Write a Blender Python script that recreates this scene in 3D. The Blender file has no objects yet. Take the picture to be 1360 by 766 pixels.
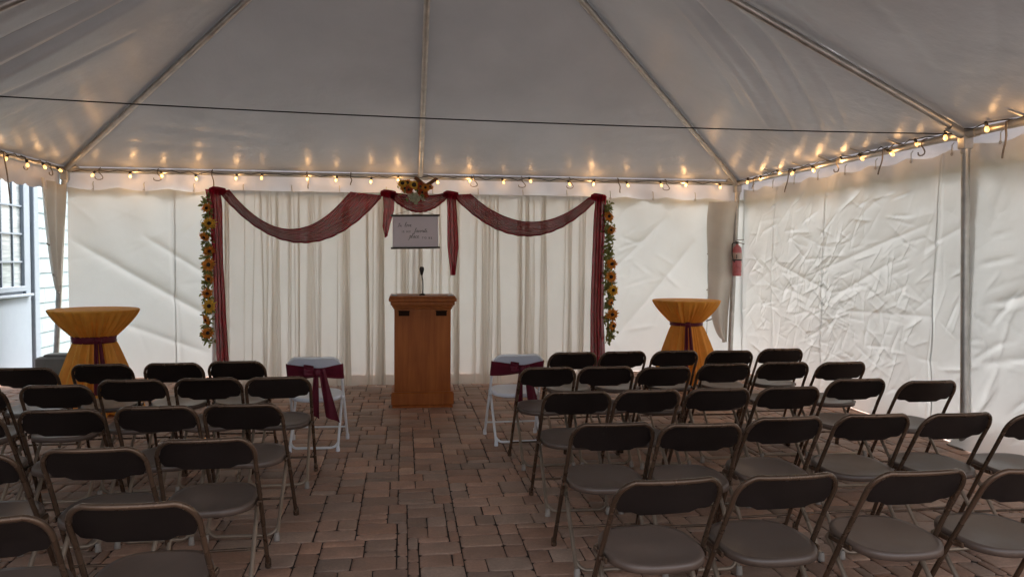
import bpy, math, random
import numpy as np
from mathutils import Vector, Matrix

C = bpy.context.scene.collection
SC = bpy.context.scene
rad = math.radians

# ------------------------------------------------------------------ camera
cam_d = bpy.data.cameras.new('camera')
cam = bpy.data.objects.new('camera', cam_d)
C.objects.link(cam)
YAW, PITCH, ROLL, EYE = 0.1362, -0.0406, 0.0067, 1.637
cy, sy, cp, sp = math.cos(YAW), math.sin(YAW), math.cos(PITCH), math.sin(PITCH)
fw = Vector((sy * cp, cy * cp, sp))
rt = Vector((cy, -sy, 0))
up = rt.cross(fw)
r2 = math.cos(ROLL) * rt + math.sin(ROLL) * up
u2 = -math.sin(ROLL) * rt + math.cos(ROLL) * up
cam.matrix_world = Matrix(((r2.x, u2.x, -fw.x, 0), (r2.y, u2.y, -fw.y, 0), (r2.z, u2.z, -fw.z, EYE), (0, 0, 0, 1)))
cam_d.sensor_width = 36
cam_d.lens = 36 * 1044.5 / 1360
cam_d.clip_end = 2000
cam_d.clip_start = 0.05
SC.camera = cam

# ------------------------------------------------------------------ world, sun, exposure
SUN_EL, SUN_AZ = 48, 42          # azimuth measured from +Y (behind the back wall) towards +X
w = bpy.data.worlds.new('World')
SC.world = w
w.use_nodes = True
nt = w.node_tree
sky = nt.nodes.new('ShaderNodeTexSky')
sky.sky_type = 'NISHITA'
sky.sun_disc = False
sky.sun_elevation = rad(SUN_EL)
sky.sun_rotation = rad(SUN_AZ)
sky.air_density = 1.0
sky.dust_density = 4.0
sky.ozone_density = 1.0
bg = nt.nodes['Background']
bg.inputs[1].default_value = 0.1
hs = nt.nodes.new('ShaderNodeHueSaturation')       # overcast: most of the blue is gone
hs.inputs['Saturation'].default_value = 0.38
nt.links.new(sky.outputs[0], hs.inputs['Color'])
nt.links.new(hs.outputs[0], bg.inputs[0])
sd = bpy.data.lights.new('sun', 'SUN')
sd.energy = 1.0
sd.angle = rad(14)
sd.color = (1, 0.965, 0.92)
sun = bpy.data.objects.new('sun', sd)
C.objects.link(sun)
sdir = Vector((math.sin(rad(SUN_AZ)) * math.cos(rad(SUN_EL)), math.cos(rad(SUN_AZ)) * math.cos(rad(SUN_EL)), math.sin(rad(SUN_EL))))
sun.rotation_euler = sdir.to_track_quat('Z', 'Y').to_euler()
sun.location = (4, 20, 12)
vs = SC.view_settings
vs.view_transform = 'Standard'
vs.look = 'None'
vs.gamma = 1
vs.use_curve_mapping = False
vs.exposure = 2.45
BULB_W = 0.13
SC.cycles.use_denoising = True
SC.cycles.max_bounces = 10
SC.cycles.diffuse_bounces = 7
SC.cycles.glossy_bounces = 4
SC.cycles.transmission_bounces = 6
SC.cycles.transparent_max_bounces = 16
SC.cycles.sample_clamp_indirect = 6
SC.cycles.caustics_reflective = False
SC.cycles.caustics_refractive = False


# ------------------------------------------------------------------ materials
def node_mat(name):
    m = bpy.data.materials.new(name)
    m.use_nodes = True
    n = m.node_tree.nodes
    return m, n, m.node_tree.links, n['Principled BSDF'], n['Material Output']


def mix_rgb(n, l, fac, a, b, mode='MIX'):
    x = n.new('ShaderNodeMix')
    x.data_type = 'RGBA'
    x.blend_type = mode
    for sock, v in ((x.inputs[0], fac), (x.inputs[6], a), (x.inputs[7], b)):
        if hasattr(v, 'links') or hasattr(v, 'is_output'):
            l.new(v, sock)
        elif isinstance(v, (int, float)):
            sock.default_value = v
        else:
            sock.default_value = (*v, 1)
    return x.outputs[2]


def noise(n, l, scale, detail=4, rough=0.55, dist=0.0, co='Object', stretch=None):
    t = n.new('ShaderNodeTexCoord')
    src = t.outputs[co]
    if stretch:
        mp = n.new('ShaderNodeMapping')
        mp.inputs['Scale'].default_value = stretch
        l.new(src, mp.inputs[0])
        src = mp.outputs[0]
    x = n.new('ShaderNodeTexNoise')
    x.inputs['Scale'].default_value = scale
    x.inputs['Detail'].default_value = detail
    x.inputs['Roughness'].default_value = rough
    x.inputs['Distortion'].default_value = dist
    l.new(src, x.inputs['Vector'])
    return x.outputs['Fac']


def ramp(n, l, fac, stops):
    r = n.new('ShaderNodeValToRGB')
    els = r.color_ramp.elements
    while len(els) > 1:
        els.remove(els[-1])
    for i, (p, c) in enumerate(stops):
        e = els[0] if i == 0 else els.new(p)
        e.position = p
        e.color = (c, c, c, 1) if isinstance(c, (int, float)) else (*c, 1)
    l.new(fac, r.inputs[0])
    return r.outputs[0]


def bump(n, l, h, strength, dist, nrm=None):
    b = n.new('ShaderNodeBump')
    b.inputs['Strength'].default_value = strength
    b.inputs['Distance'].default_value = dist
    l.new(h, b.inputs['Height'])
    if nrm:
        l.new(nrm, b.inputs['Normal'])
    return b.outputs[0]


def simple(name, col, rough=0.5, metal=0.0, var=0.15, vscale=6, bscale=60, bstr=0.1, spec=0.5, rvar=0.1, stretch=None):
    m, n, l, p, o = node_mat(name)
    f = noise(n, l, vscale, 5, stretch=stretch)
    dark = tuple(c * (1 - var) for c in col)
    light = tuple(min(1, c * (1 + var)) for c in col)
    l.new(ramp(n, l, f, [(0.3, dark), (0.7, light)]), p.inputs['Base Color'])
    p.inputs['Metallic'].default_value = metal
    p.inputs['Specular IOR Level'].default_value = spec
    f2 = noise(n, l, vscale * 2.3, 4)
    l.new(ramp(n, l, f2, [(0.3, max(0.03, rough - rvar)), (0.7, min(1, rough + rvar))]), p.inputs['Roughness'])
    if bstr:
        l.new(bump(n, l, noise(n, l, bscale, 3), bstr, 0.004), p.inputs['Normal'])
    return m


def fabric(name, col, trans=0.4, see=0.0, rough=0.6, var=0.06, vscale=2.0, bscale=40, bstr=0.12, spec=0.3, tcol=None, weave=0, bdist=0.006):
    """diffuse + translucent (+ see-through) sheet"""
    m, n, l, p, o = node_mat(name)
    f = noise(n, l, vscale, 5)
    c = ramp(n, l, f, [(0.3, tuple(x * (1 - var) for x in col)), (0.7, tuple(min(1, x * (1 + var)) for x in col))])
    l.new(c, p.inputs['Base Color'])
    p.inputs['Roughness'].default_value = rough
    p.inputs['Specular IOR Level'].default_value = spec
    nb = bump(n, l, noise(n, l, bscale, 4), bstr, bdist)
    if weave:
        nb = bump(n, l, noise(n, l, weave, 2), 0.15, 0.001, nb)
    l.new(nb, p.inputs['Normal'])
    t = n.new('ShaderNodeBsdfTranslucent')
    if tcol:
        l.new(ramp(n, l, f, [(0.3, tuple(x * (1 - var) for x in tcol)), (0.7, tuple(min(1, x * (1 + var)) for x in tcol))]), t.inputs[0])
    else:
        l.new(c, t.inputs[0])
    l.new(nb, t.inputs['Normal'])
    mx = n.new('ShaderNodeMixShader')
    mx.inputs[0].default_value = trans
    l.new(p.outputs[0], mx.inputs[1])
    l.new(t.outputs[0], mx.inputs[2])
    out = mx.outputs[0]
    if see:
        tr = n.new('ShaderNodeBsdfTransparent')
        m2 = n.new('ShaderNodeMixShader')
        m2.inputs[0].default_value = see
        l.new(out, m2.inputs[1])
        l.new(tr.outputs[0], m2.inputs[2])
        out = m2.outputs[0]
    l.new(out, o.inputs[0])
    return m


M = {}
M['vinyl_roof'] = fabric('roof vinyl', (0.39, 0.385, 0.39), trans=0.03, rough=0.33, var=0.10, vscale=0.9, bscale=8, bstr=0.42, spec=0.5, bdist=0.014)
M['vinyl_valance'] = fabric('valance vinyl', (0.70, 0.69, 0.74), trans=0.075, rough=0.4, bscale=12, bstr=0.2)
M['vinyl_wall'] = fabric('sidewall vinyl', (0.82, 0.835, 0.83), trans=0.145, rough=0.42, var=0.05, vscale=1.1, bscale=7, bstr=0.22, bdist=0.012, spec=0.45)
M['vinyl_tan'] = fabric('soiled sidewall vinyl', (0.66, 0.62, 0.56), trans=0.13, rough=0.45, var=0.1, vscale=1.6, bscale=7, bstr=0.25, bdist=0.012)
M['sheer'] = fabric('sheer white voile', (0.91, 0.88, 0.83), trans=0.78, see=0.44, rough=0.85, var=0.03, bscale=120, bstr=0.05, spec=0.1)
M['burgundy'] = fabric('burgundy chiffon', (0.29, 0.007, 0.022), trans=0.46, see=0.095, rough=0.85, var=0.25, vscale=9, bscale=90, bstr=0.2, spec=0.08, tcol=(0.40, 0.010, 0.030))
M['satin'] = fabric('burgundy satin', (0.13, 0.009, 0.024), trans=0.08, rough=0.5, var=0.2, vscale=9, bscale=60, bstr=0.15, spec=0.35)
M['gold'] = fabric('gold polyester cloth', (0.92, 0.42, 0.065), trans=0.14, rough=0.6, var=0.08, vscale=7, bscale=50, bstr=0.12, spec=0.35, weave=500)
M['alu'] = simple('weathered aluminium', (0.50, 0.48, 0.45), 0.42, 0.75, var=0.18, vscale=7, bscale=80, bstr=0.06, rvar=0.12)
M['alu_dark'] = simple('dark cast fitting', (0.20, 0.17, 0.145), 0.5, 0.5, var=0.25)
def worn(name, col, rough, metal, amount, spec=0.45, edge=(0.3, 0.27, 0.24)):
    """each copy of the object gets its own tone and its own scuffs"""
    m, n, l, p, o = node_mat(name)
    info = n.new('ShaderNodeObjectInfo')
    tc = n.new('ShaderNodeTexCoord')
    off = n.new('ShaderNodeVectorMath')
    off.operation = 'MULTIPLY_ADD'
    off.inputs[1].default_value = (1, 1, 1)
    sc = n.new('ShaderNodeVectorMath')
    sc.operation = 'SCALE'
    sc.inputs[0].default_value = (37.0, 53.0, 29.0)
    l.new(info.outputs['Random'], sc.inputs['Scale'])
    l.new(tc.outputs['Object'], off.inputs[0])
    l.new(sc.outputs[0], off.inputs[2])

    def nz(scale, detail, rgh=0.6, dist=0.0):
        x = n.new('ShaderNodeTexNoise')
        x.inputs['Scale'].default_value = scale
        x.inputs['Detail'].default_value = detail
        x.inputs['Roughness'].default_value = rgh
        x.inputs['Distortion'].default_value = dist
        l.new(off.outputs[0], x.inputs['Vector'])
        return x.outputs['Fac']

    f1, f2, f3 = nz(5, 5), nz(26, 6, 0.7, 1.5), nz(240, 2)
    base = ramp(n, l, f1, [(0.3, tuple(c * 0.78 for c in col)), (0.7, tuple(c * 1.22 for c in col))])
    tone = ramp(n, l, info.outputs['Random'], [(0.0, 0.8), (1.0, 1.2)])
    base = mix_rgb(n, l, 1.0, base, tone, 'MULTIPLY')
    scuff = ramp(n, l, f2, [(0.62, 0.0), (0.74, amount)])
    l.new(mix_rgb(n, l, scuff, base, edge), p.inputs['Base Color'])
    l.new(ramp(n, l, f1, [(0.3, rough - 0.08), (0.7, rough + 0.12)]), p.inputs['Roughness'])
    p.inputs['Metallic'].default_value = metal
    p.inputs['Specular IOR Level'].default_value = spec
    l.new(bump(n, l, f3, 0.12, 0.003), p.inputs['Normal'])
    return m


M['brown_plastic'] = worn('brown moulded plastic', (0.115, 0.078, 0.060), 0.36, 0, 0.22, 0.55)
M['shaded_back_plastic'] = worn('brown backrest plastic with painted shade', (0.014, 0.0095, 0.0085), 0.36, 0, 0.07, 0.35)  # same brown plastic as the seat, with the backs' shade put into the colour
M['brown_rim'] = worn('bronze painted steel tube', (0.13, 0.080, 0.052), 0.25, 0.55, 0.05)
M['bronze_tube'] = M['brown_rim']
M['tan_tube'] = worn('beige steel tube', (0.30, 0.225, 0.165), 0.32, 0.45, 0.2)
M['cap'] = simple('pale plastic foot cap', (0.34, 0.29, 0.25), 0.6, 0, var=0.2, vscale=30)
M['white_plastic'] = simple('white moulded plastic', (0.85, 0.86, 0.92), 0.4, 0, var=0.05, vscale=5, bscale=220, bstr=0.05)
M['white_panel'] = simple('white moulded backrest plastic', (0.78, 0.79, 0.86), 0.4, 0, var=0.05, vscale=5, bscale=220, bstr=0.05)
M['white_tube'] = simple('white powder coated tube', (0.84, 0.84, 0.86), 0.35, 0, var=0.06, vscale=10)
M['black'] = simple('black plastic', (0.02, 0.019, 0.018), 0.45, 0, var=0.2)
M['slot'] = simple('painted recess shade', (0.030, 0.014, 0.008), 0.9, 0, spec=0.08)
M['dark_wood'] = simple('dark stained dowel', (0.030, 0.017, 0.012), 0.5, 0, var=0.3, vscale=20)
M['paper'] = fabric('lavender grey poster paper', (0.88, 0.82, 0.86), trans=0.22, rough=0.8, var=0.03, bscale=6, bstr=0.1)
M['ink'] = simple('charcoal ink', (0.045, 0.035, 0.04), 0.7, 0)
M['red_enamel'] = simple('faded red enamel', (0.55, 0.17, 0.19), 0.3, 0, var=0.12, vscale=10)
M['extinguisher_label'] = simple('cream label', (0.60, 0.47, 0.42), 0.6, 0, var=0.08)
M['petal_gold'] = fabric('golden petal', (0.85, 0.46, 0.06), trans=0.25, rough=0.7, var=0.3, vscale=22, bscale=90)
M['petal_orange'] = fabric('orange petal', (0.75, 0.28, 0.04), trans=0.25, rough=0.7, var=0.35, vscale=22, bscale=90)
M['petal_red'] = fabric('russet petal', (0.5, 0.08, 0.025), trans=0.2, rough=0.7, var=0.35, vscale=22, bscale=90)
M['hydrangea'] = fabric('cream hydrangea', (0.62, 0.60, 0.44), trans=0.25, rough=0.8, var=0.2, vscale=30, bscale=90)
M['seed'] = simple('dark seed head', (0.035, 0.016, 0.008), 0.8, 0, var=0.4, vscale=60, bscale=300, bstr=0.6)
M['leaf'] = fabric('green leaf', (0.24, 0.25, 0.075), trans=0.25, rough=0.6, var=0.4, vscale=18, bscale=90)
M['cinnamon'] = simple('cinnamon bark', (0.20, 0.075, 0.03), 0.75, 0, var=0.35, vscale=25)
M['concrete'] = simple('grey concrete', (0.20, 0.20, 0.19), 0.9, 0, var=0.18, vscale=5, bscale=60, bstr=0.4)
M['brick'] = simple('dull brown masonry', (0.10, 0.065, 0.05), 0.9, 0, var=0.3, vscale=3)
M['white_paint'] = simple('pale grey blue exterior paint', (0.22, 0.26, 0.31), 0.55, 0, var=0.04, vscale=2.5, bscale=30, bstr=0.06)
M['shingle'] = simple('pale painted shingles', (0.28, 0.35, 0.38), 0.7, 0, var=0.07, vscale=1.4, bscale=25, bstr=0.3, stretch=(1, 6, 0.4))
M['window_glass'] = simple('window glass over pale blind', (0.34, 0.38, 0.40), 0.08, 0, var=0.3, vscale=2.2, bstr=0, rvar=0.03, stretch=(1, 1, 14))
M['roof_slate'] = simple('grey roof shingle', (0.09, 0.09, 0.095), 0.9, 0, var=0.3, vscale=4)
M['grass'] = simple('lawn green', (0.05, 0.085, 0.025), 0.95, 0, var=0.4, vscale=3, bscale=60, bstr=0.8)
M['sand'] = simple('dark joint sand', (0.042, 0.029, 0.022), 0.95, 0, var=0.3, vscale=9, bscale=200, bstr=0.5)
M['rope'] = simple('dark cord', (0.02, 0.018, 0.016), 0.7, 0)
M['steel'] = simple('zinc steel', (0.45, 0.44, 0.42), 0.35, 0.9, var=0.1)


def crumpled():
    m = fabric('crumpled sidewall vinyl', (0.82, 0.825, 0.81), trans=0.155, rough=0.38, var=0.06, vscale=1.1, bscale=7, bstr=0.15, bdist=0.012, spec=0.5)
    n, l = m.node_tree.nodes, m.node_tree.links
    tc = n.new('ShaderNodeTexCoord')
    nz_ = n.new('ShaderNodeTexNoise')
    nz_.inputs['Scale'].default_value = 2.2
    nz_.inputs['Detail'].default_value = 3
    l.new(tc.outputs['Object'], nz_.inputs['Vector'])
    warp = n.new('ShaderNodeVectorMath')
    warp.operation = 'MULTIPLY_ADD'
    warp.inputs[1].default_value = (0.45, 0.45, 0.45)
    l.new(nz_.outputs['Color'], warp.inputs[0])
    l.new(tc.outputs['Object'], warp.inputs[2])
    mp = n.new('ShaderNodeMapping')
    mp.inputs['Rotation'].default_value = (rad(24), 0, 0)
    mp.inputs['Scale'].default_value = (1, 0.62, 1.15)
    l.new(warp.outputs[0], mp.inputs[0])
    mask = ramp(n, l, noise(n, l, 0.9, 3), [(0.36, 0.2), (0.58, 1.0)])
    tot = None
    for sc_, am in ((2.6, 1.0), (5.5, 0.5), (11.0, 0.22)):
        v_ = n.new('ShaderNodeTexVoronoi')
        v_.inputs['Scale'].default_value = sc_
        l.new(mp.outputs[0], v_.inputs['Vector'])
        mu = n.new('ShaderNodeMath')
        mu.operation = 'MULTIPLY_ADD'
        mu.inputs[1].default_value = am / sc_ * 2.6
        l.new(v_.outputs['Distance'], mu.inputs[0])
        if tot is not None:
            l.new(tot, mu.inputs[2])
        else:
            mu.inputs[2].default_value = 0
        tot = mu.outputs[0]
    ms = n.new('ShaderNodeMath')
    ms.operation = 'MULTIPLY'
    l.new(tot, ms.inputs[0])
    l.new(mask, ms.inputs[1])
    nb = bump(n, l, ms.outputs[0], 0.22, 0.06)
    for nd in n:
        if nd.bl_idname in ('ShaderNodeBsdfPrincipled', 'ShaderNodeBsdfTranslucent'):
            l.new(nb, nd.inputs['Normal'])
    return m


M['crumpled'] = crumpled()


def wood():
    m, n, l, p, o = node_mat('orange oak veneer')
    f = noise(n, l, 2.2, 6, 0.6, 0.6, stretch=(9, 9, 0.7))
    f2 = noise(n, l, 1.3, 3)
    c = ramp(n, l, f, [(0.25, (0.32, 0.080, 0.014)), (0.5, (0.41, 0.112, 0.020)), (0.75, (0.50, 0.15, 0.030))])
    c2 = ramp(n, l, f2, [(0.3, 0.8), (0.7, 1.1)])
    l.new(mix_rgb(n, l, 1.0, c, c2, 'MULTIPLY'), p.inputs['Base Color'])
    p.inputs['Roughness'].default_value = 0.42
    p.inputs['Specular IOR Level'].default_value = 0.22
    l.new(bump(n, l, f, 0.06, 0.002), p.inputs['Normal'])
    return m


M['oak'] = wood()


def paver_mat():
    m, n, l, p, o = node_mat('tumbled clay pavers')
    a = n.new('ShaderNodeAttribute')
    a.attribute_name = 'tone'
    f = noise(n, l, 7, 6, 0.65)
    f2 = noise(n, l, 55, 4, 0.7)
    f3 = noise(n, l, 0.55, 4, 0.6)
    c = mix_rgb(n, l, 1.0, a.outputs['Color'], ramp(n, l, f, [(0.25, 0.74), (0.75, 1.22)]), 'MULTIPLY')
    c = mix_rgb(n, l, 1.0, c, ramp(n, l, f2, [(0.25, 0.8), (0.72, 1.16)]), 'MULTIPLY')
    c = mix_rgb(n, l, 1.0, c, ramp(n, l, f3, [(0.3, 0.8), (0.7, 1.15)]), 'MULTIPLY')
    l.new(c, p.inputs['Base Color'])
    l.new(ramp(n, l, f, [(0.3, 0.45), (0.7, 0.68)]), p.inputs['Roughness'])
    p.inputs['Specular IOR Level'].default_value = 0.36
    l.new(bump(n, l, f2, 0.35, 0.004, bump(n, l, f, 0.3, 0.01)), p.inputs['Normal'])
    return m


M['paver'] = paver_mat()


def bulb_mat():
    m, n, l, p, o = node_mat('lit amber bulb glass')
    p.inputs['Base Color'].default_value = (0.9, 0.6, 0.3, 1)
    p.inputs['Roughness'].default_value = 0.15
    p.inputs['Emission Color'].default_value = (1, 0.47, 0.13, 1)
    p.inputs['Emission Strength'].default_value = 0.55
    return m


M['bulb'] = bulb_mat()


# ------------------------------------------------------------------ mesh helpers
class MB:
    def __init__(self):
        self.v, self.f, self.flat = [], [], []

    def add(self, vs_, fs_, flat=False):
        o = len(self.v)
        self.v += [tuple(x) for x in vs_]
        self.f += [tuple(i + o for i in f) for f in fs_]
        self.flat += [flat] * len(fs_)
        return self

    def box(self, c, s, bevel=0.0, rot=None):
        x, y, z = (k / 2 for k in s)
        R = rot or Matrix.Identity(3)
        if bevel <= 0:
            vs_ = [Vector((a * x, b * y, d * z)) for d in (-1, 1) for b in (-1, 1) for a in (-1, 1)]
            fs_ = [(0, 2, 3, 1), (4, 5, 7, 6), (0, 1, 5, 4), (2, 6, 7, 3), (0, 4, 6, 2), (1, 3, 7, 5)]
        else:
            bv = min(bevel, x * .98, y * .98, z * .98)
            rings = []
            for (zz, ins) in ((-z, bv), (-z + bv, 0), (z - bv, 0), (z, bv)):
                a, b = x - ins, y - ins
                q = bv
                ring = [(-a + q, -b), (a - q, -b), (a, -b + q), (a, b - q), (a - q, b), (-a + q, b), (-a, b - q), (-a, -b + q)]
                rings.append([Vector((p_[0], p_[1], zz)) for p_ in ring])
            vs_ = [p_ for r in rings for p_ in r]
            fs_ = []
            for i in range(3):
                for j in range(8):
                    fs_.append((i * 8 + j, i * 8 + (j + 1) % 8, i * 8 + 8 + (j + 1) % 8, i * 8 + 8 + j))
            fs_.append(tuple(reversed(range(8))))
            fs_.append(tuple(range(24, 32)))
        c = Vector(c)
        return self.add([R @ v + c for v in vs_], fs_, True)

    def tube(self, pts, r, n=8, cap=True, closed=False):
        P = [Vector(p) for p in pts]
        k = len(P)
        rs = r if isinstance(r, (list, tuple)) else [r] * k
        T = []
        for i in range(k):
            a = P[(i - 1) % k] if (i > 0 or closed) else P[i]
            b = P[(i + 1) % k] if (i < k - 1 or closed) else P[i]
            t = (b - a)
            T.append(t.normalized() if t.length > 1e-9 else Vector((0, 0, 1)))
        ref = Vector((0, 0, 1)) if abs(T[0].z) < 0.9 else Vector((1, 0, 0))
        nn = (ref - T[0] * ref.dot(T[0])).normalized()
        vs_, fs_ = [], []
        for i in range(k):
            nn = (nn - T[i] * nn.dot(T[i]))
            nn = nn.normalized() if nn.length > 1e-6 else T[i].orthogonal().normalized()
            bb = T[i].cross(nn)
            for j in range(n):
                a = 2 * math.pi * j / n
                vs_.append(P[i] + (nn * math.cos(a) + bb * math.sin(a)) * rs[i])
        for i in range(k if closed else k - 1):
            i2 = (i + 1) % k
            for j in range(n):
                fs_.append((i * n + j, i * n + (j + 1) % n, i2 * n + (j + 1) % n, i2 * n + j))
        self.add(vs_, fs_)
        if cap and not closed:
            self.add(vs_[:n], [tuple(reversed(range(n)))], True)
            self.add(vs_[-n:], [tuple(range(n))], True)
        return self

    def lathe(self, prof, n=24, c=(0, 0, 0), rot=None, fn=None):
        """prof: list of (r, z)"""
        R = rot or Matrix.Identity(3)
        c = Vector(c)
        vs_, fs_ = [], []
        for i, (r, z) in enumerate(prof):
            for j in range(n):
                a = 2 * math.pi * j / n
                rr = fn(r, z, a, i) if fn else r
                vs_.append(R @ Vector((rr * math.cos(a), rr * math.sin(a), z)) + c)
        for i in range(len(prof) - 1):
            for j in range(n):
                fs_.append((i * n + j, i * n + (j + 1) % n, (i + 1) * n + (j + 1) % n, (i + 1) * n + j))
        return self.add(vs_, fs_)

    def grid(self, P, flip=False):
        """P: array (nu, nv, 3)"""
        nu, nv, _ = P.shape
        fs_ = []
        for i in range(nu - 1):
            for j in range(nv - 1):
                q = (i * nv + j, (i + 1) * nv + j, (i + 1) * nv + j + 1, i * nv + j + 1)
                fs_.append(q[::-1] if flip else q)
        return self.add(P.reshape(-1, 3).tolist(), fs_)

    def build(self, name, mat, parent=None, solid=0.0):
        me = bpy.data.meshes.new(name)
        me.from_pydata(self.v, [], self.f)
        me.polygons.foreach_set('use_smooth', [not x for x in self.flat])
        me.materials.append(M[mat] if isinstance(mat, str) else mat)
        me.update()
        o = bpy.data.objects.new(name, me)
        C.objects.link(o)
        if parent:
            o.parent = parent
        if solid:
            s = o.modifiers.new('thickness', 'SOLIDIFY')
            s.thickness = solid
            s.offset = 0
        return o


def tag(o, label=None, cat=None, group=None, kind=None):
    if label:
        o['label'] = label
    if cat:
        o['category'] = cat
    if group:
        o['group'] = group
    if kind:
        o['kind'] = kind
    return o


def empty(name, loc=(0, 0, 0), rz=0.0):
    o = bpy.data.objects.new(name, None)
    o.empty_display_size = 0.1
    C.objects.link(o)
    o.location = loc
    o.rotation_euler = (0, 0, rz)
    return o


CHILD = {}


def copy_tree(o, parent=None):
    c = o.copy()
    C.objects.link(c)
    c.parent = parent
    for ch in [x for x in C.objects if x.parent == o]:
        copy_tree(ch, c)
    return c


def arc(p0, p1, p2, r, k=5):
    """rounded corner at p1 between p0 and p2"""
    p0, p1, p2 = Vector(p0), Vector(p1), Vector(p2)
    a = p1 + (p0 - p1).normalized() * r
    b = p1 + (p2 - p1).normalized() * r
    return [(1 - t) ** 2 * a + 2 * t * (1 - t) * p1 + t * t * b for t in (i / k for i in range(k + 1))]


def rounded(pts, r, k=5):
    out = [Vector(pts[0])]
    for i in range(1, len(pts) - 1):
        out += arc(pts[i - 1], pts[i], pts[i + 1], r, k)
    out.append(Vector(pts[-1]))
    return out


def creases(X, Y, n, seed, smin, smax, amp, angles=None):
    """sum of folded-paper ridges over a sheet, X and Y in metres"""
    rg = np.random.default_rng(seed)
    out = np.zeros_like(X)
    x0, x1, y0, y1 = X.min(), X.max(), Y.min(), Y.max()
    for i in range(n):
        cx, cy_ = rg.uniform(x0, x1), rg.uniform(y0, y1)
        a = rg.uniform(0, math.pi) if angles is None else rg.normal(*angles[rg.integers(len(angles))])
        L = rg.uniform(smin, smax)
        wd = L * rg.uniform(0.08, 0.2)
        s = (X - cx) * math.cos(a) + (Y - cy_) * math.sin(a)
        t = -(X - cx) * math.sin(a) + (Y - cy_) * math.cos(a) + 0.1 * rg.normal() * s * s / L
        prof = np.exp(-np.abs(t) / wd * 1.8)
        out += rg.choice([-1, 1], p=[0.35, 0.65]) * amp * L * rg.uniform(0.4, 1) * prof * np.exp(-(s / (L * 0.55)) ** 4)
    return out


def smooth_noise(X, Y, scale, seed, oct_=3):
    rg = np.random.default_rng(seed)
    out = np.zeros_like(X)
    for o_ in range(oct_):
        for k in range(5):
            a = rg.uniform(0, 2 * math.pi)
            fr = scale * 2 ** o_ * rg.uniform(0.6, 1.4)
            out += np.sin((X * math.cos(a) + Y * math.sin(a)) * fr + rg.uniform(0, 6.28)) / 2 ** o_ / 5
    return out


# ------------------------------------------------------------------ the place
XC, HW = 0.219, 4.57
XL, XR = XC - HW, XC + HW
YB, YM, YF = 10.913, 6.23, 1.60         # back eave, side posts, open front eave
HE, HA = 2.714, 4.99
APEX = Vector((XC, YM + 0.05, HA))


# ground
g = MB()
g.add([(-300, -300, -0.03), (300, -300, -0.03), (300, 300, -0.03), (-300, 300, -0.03)], [(0, 1, 2, 3)], True)
tag(g.build('ground', 'grass'), kind='structure')
g = MB()
g.add([(-6.2, -3.4, -0.011), (6.4, -3.4, -0.011), (6.4, 11.6, -0.011), (-6.2, 11.6, -0.011)], [(0, 1, 2, 3)], True)
tag(g.build('joint_sand', 'sand'), kind='structure')
g = MB()
g.add([(-12, -22, -0.02), (14, -22, -0.02), (14, -3.4, -0.02), (-12, -3.4, -0.02)], [(0, 1, 2, 3)], True)  # unseen pale ground added to bounce light into the open front
tag(g.build('bounce_ground', simple('pale bounce ground', (0.42, 0.41, 0.40), 0.9)), kind='structure')


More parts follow.
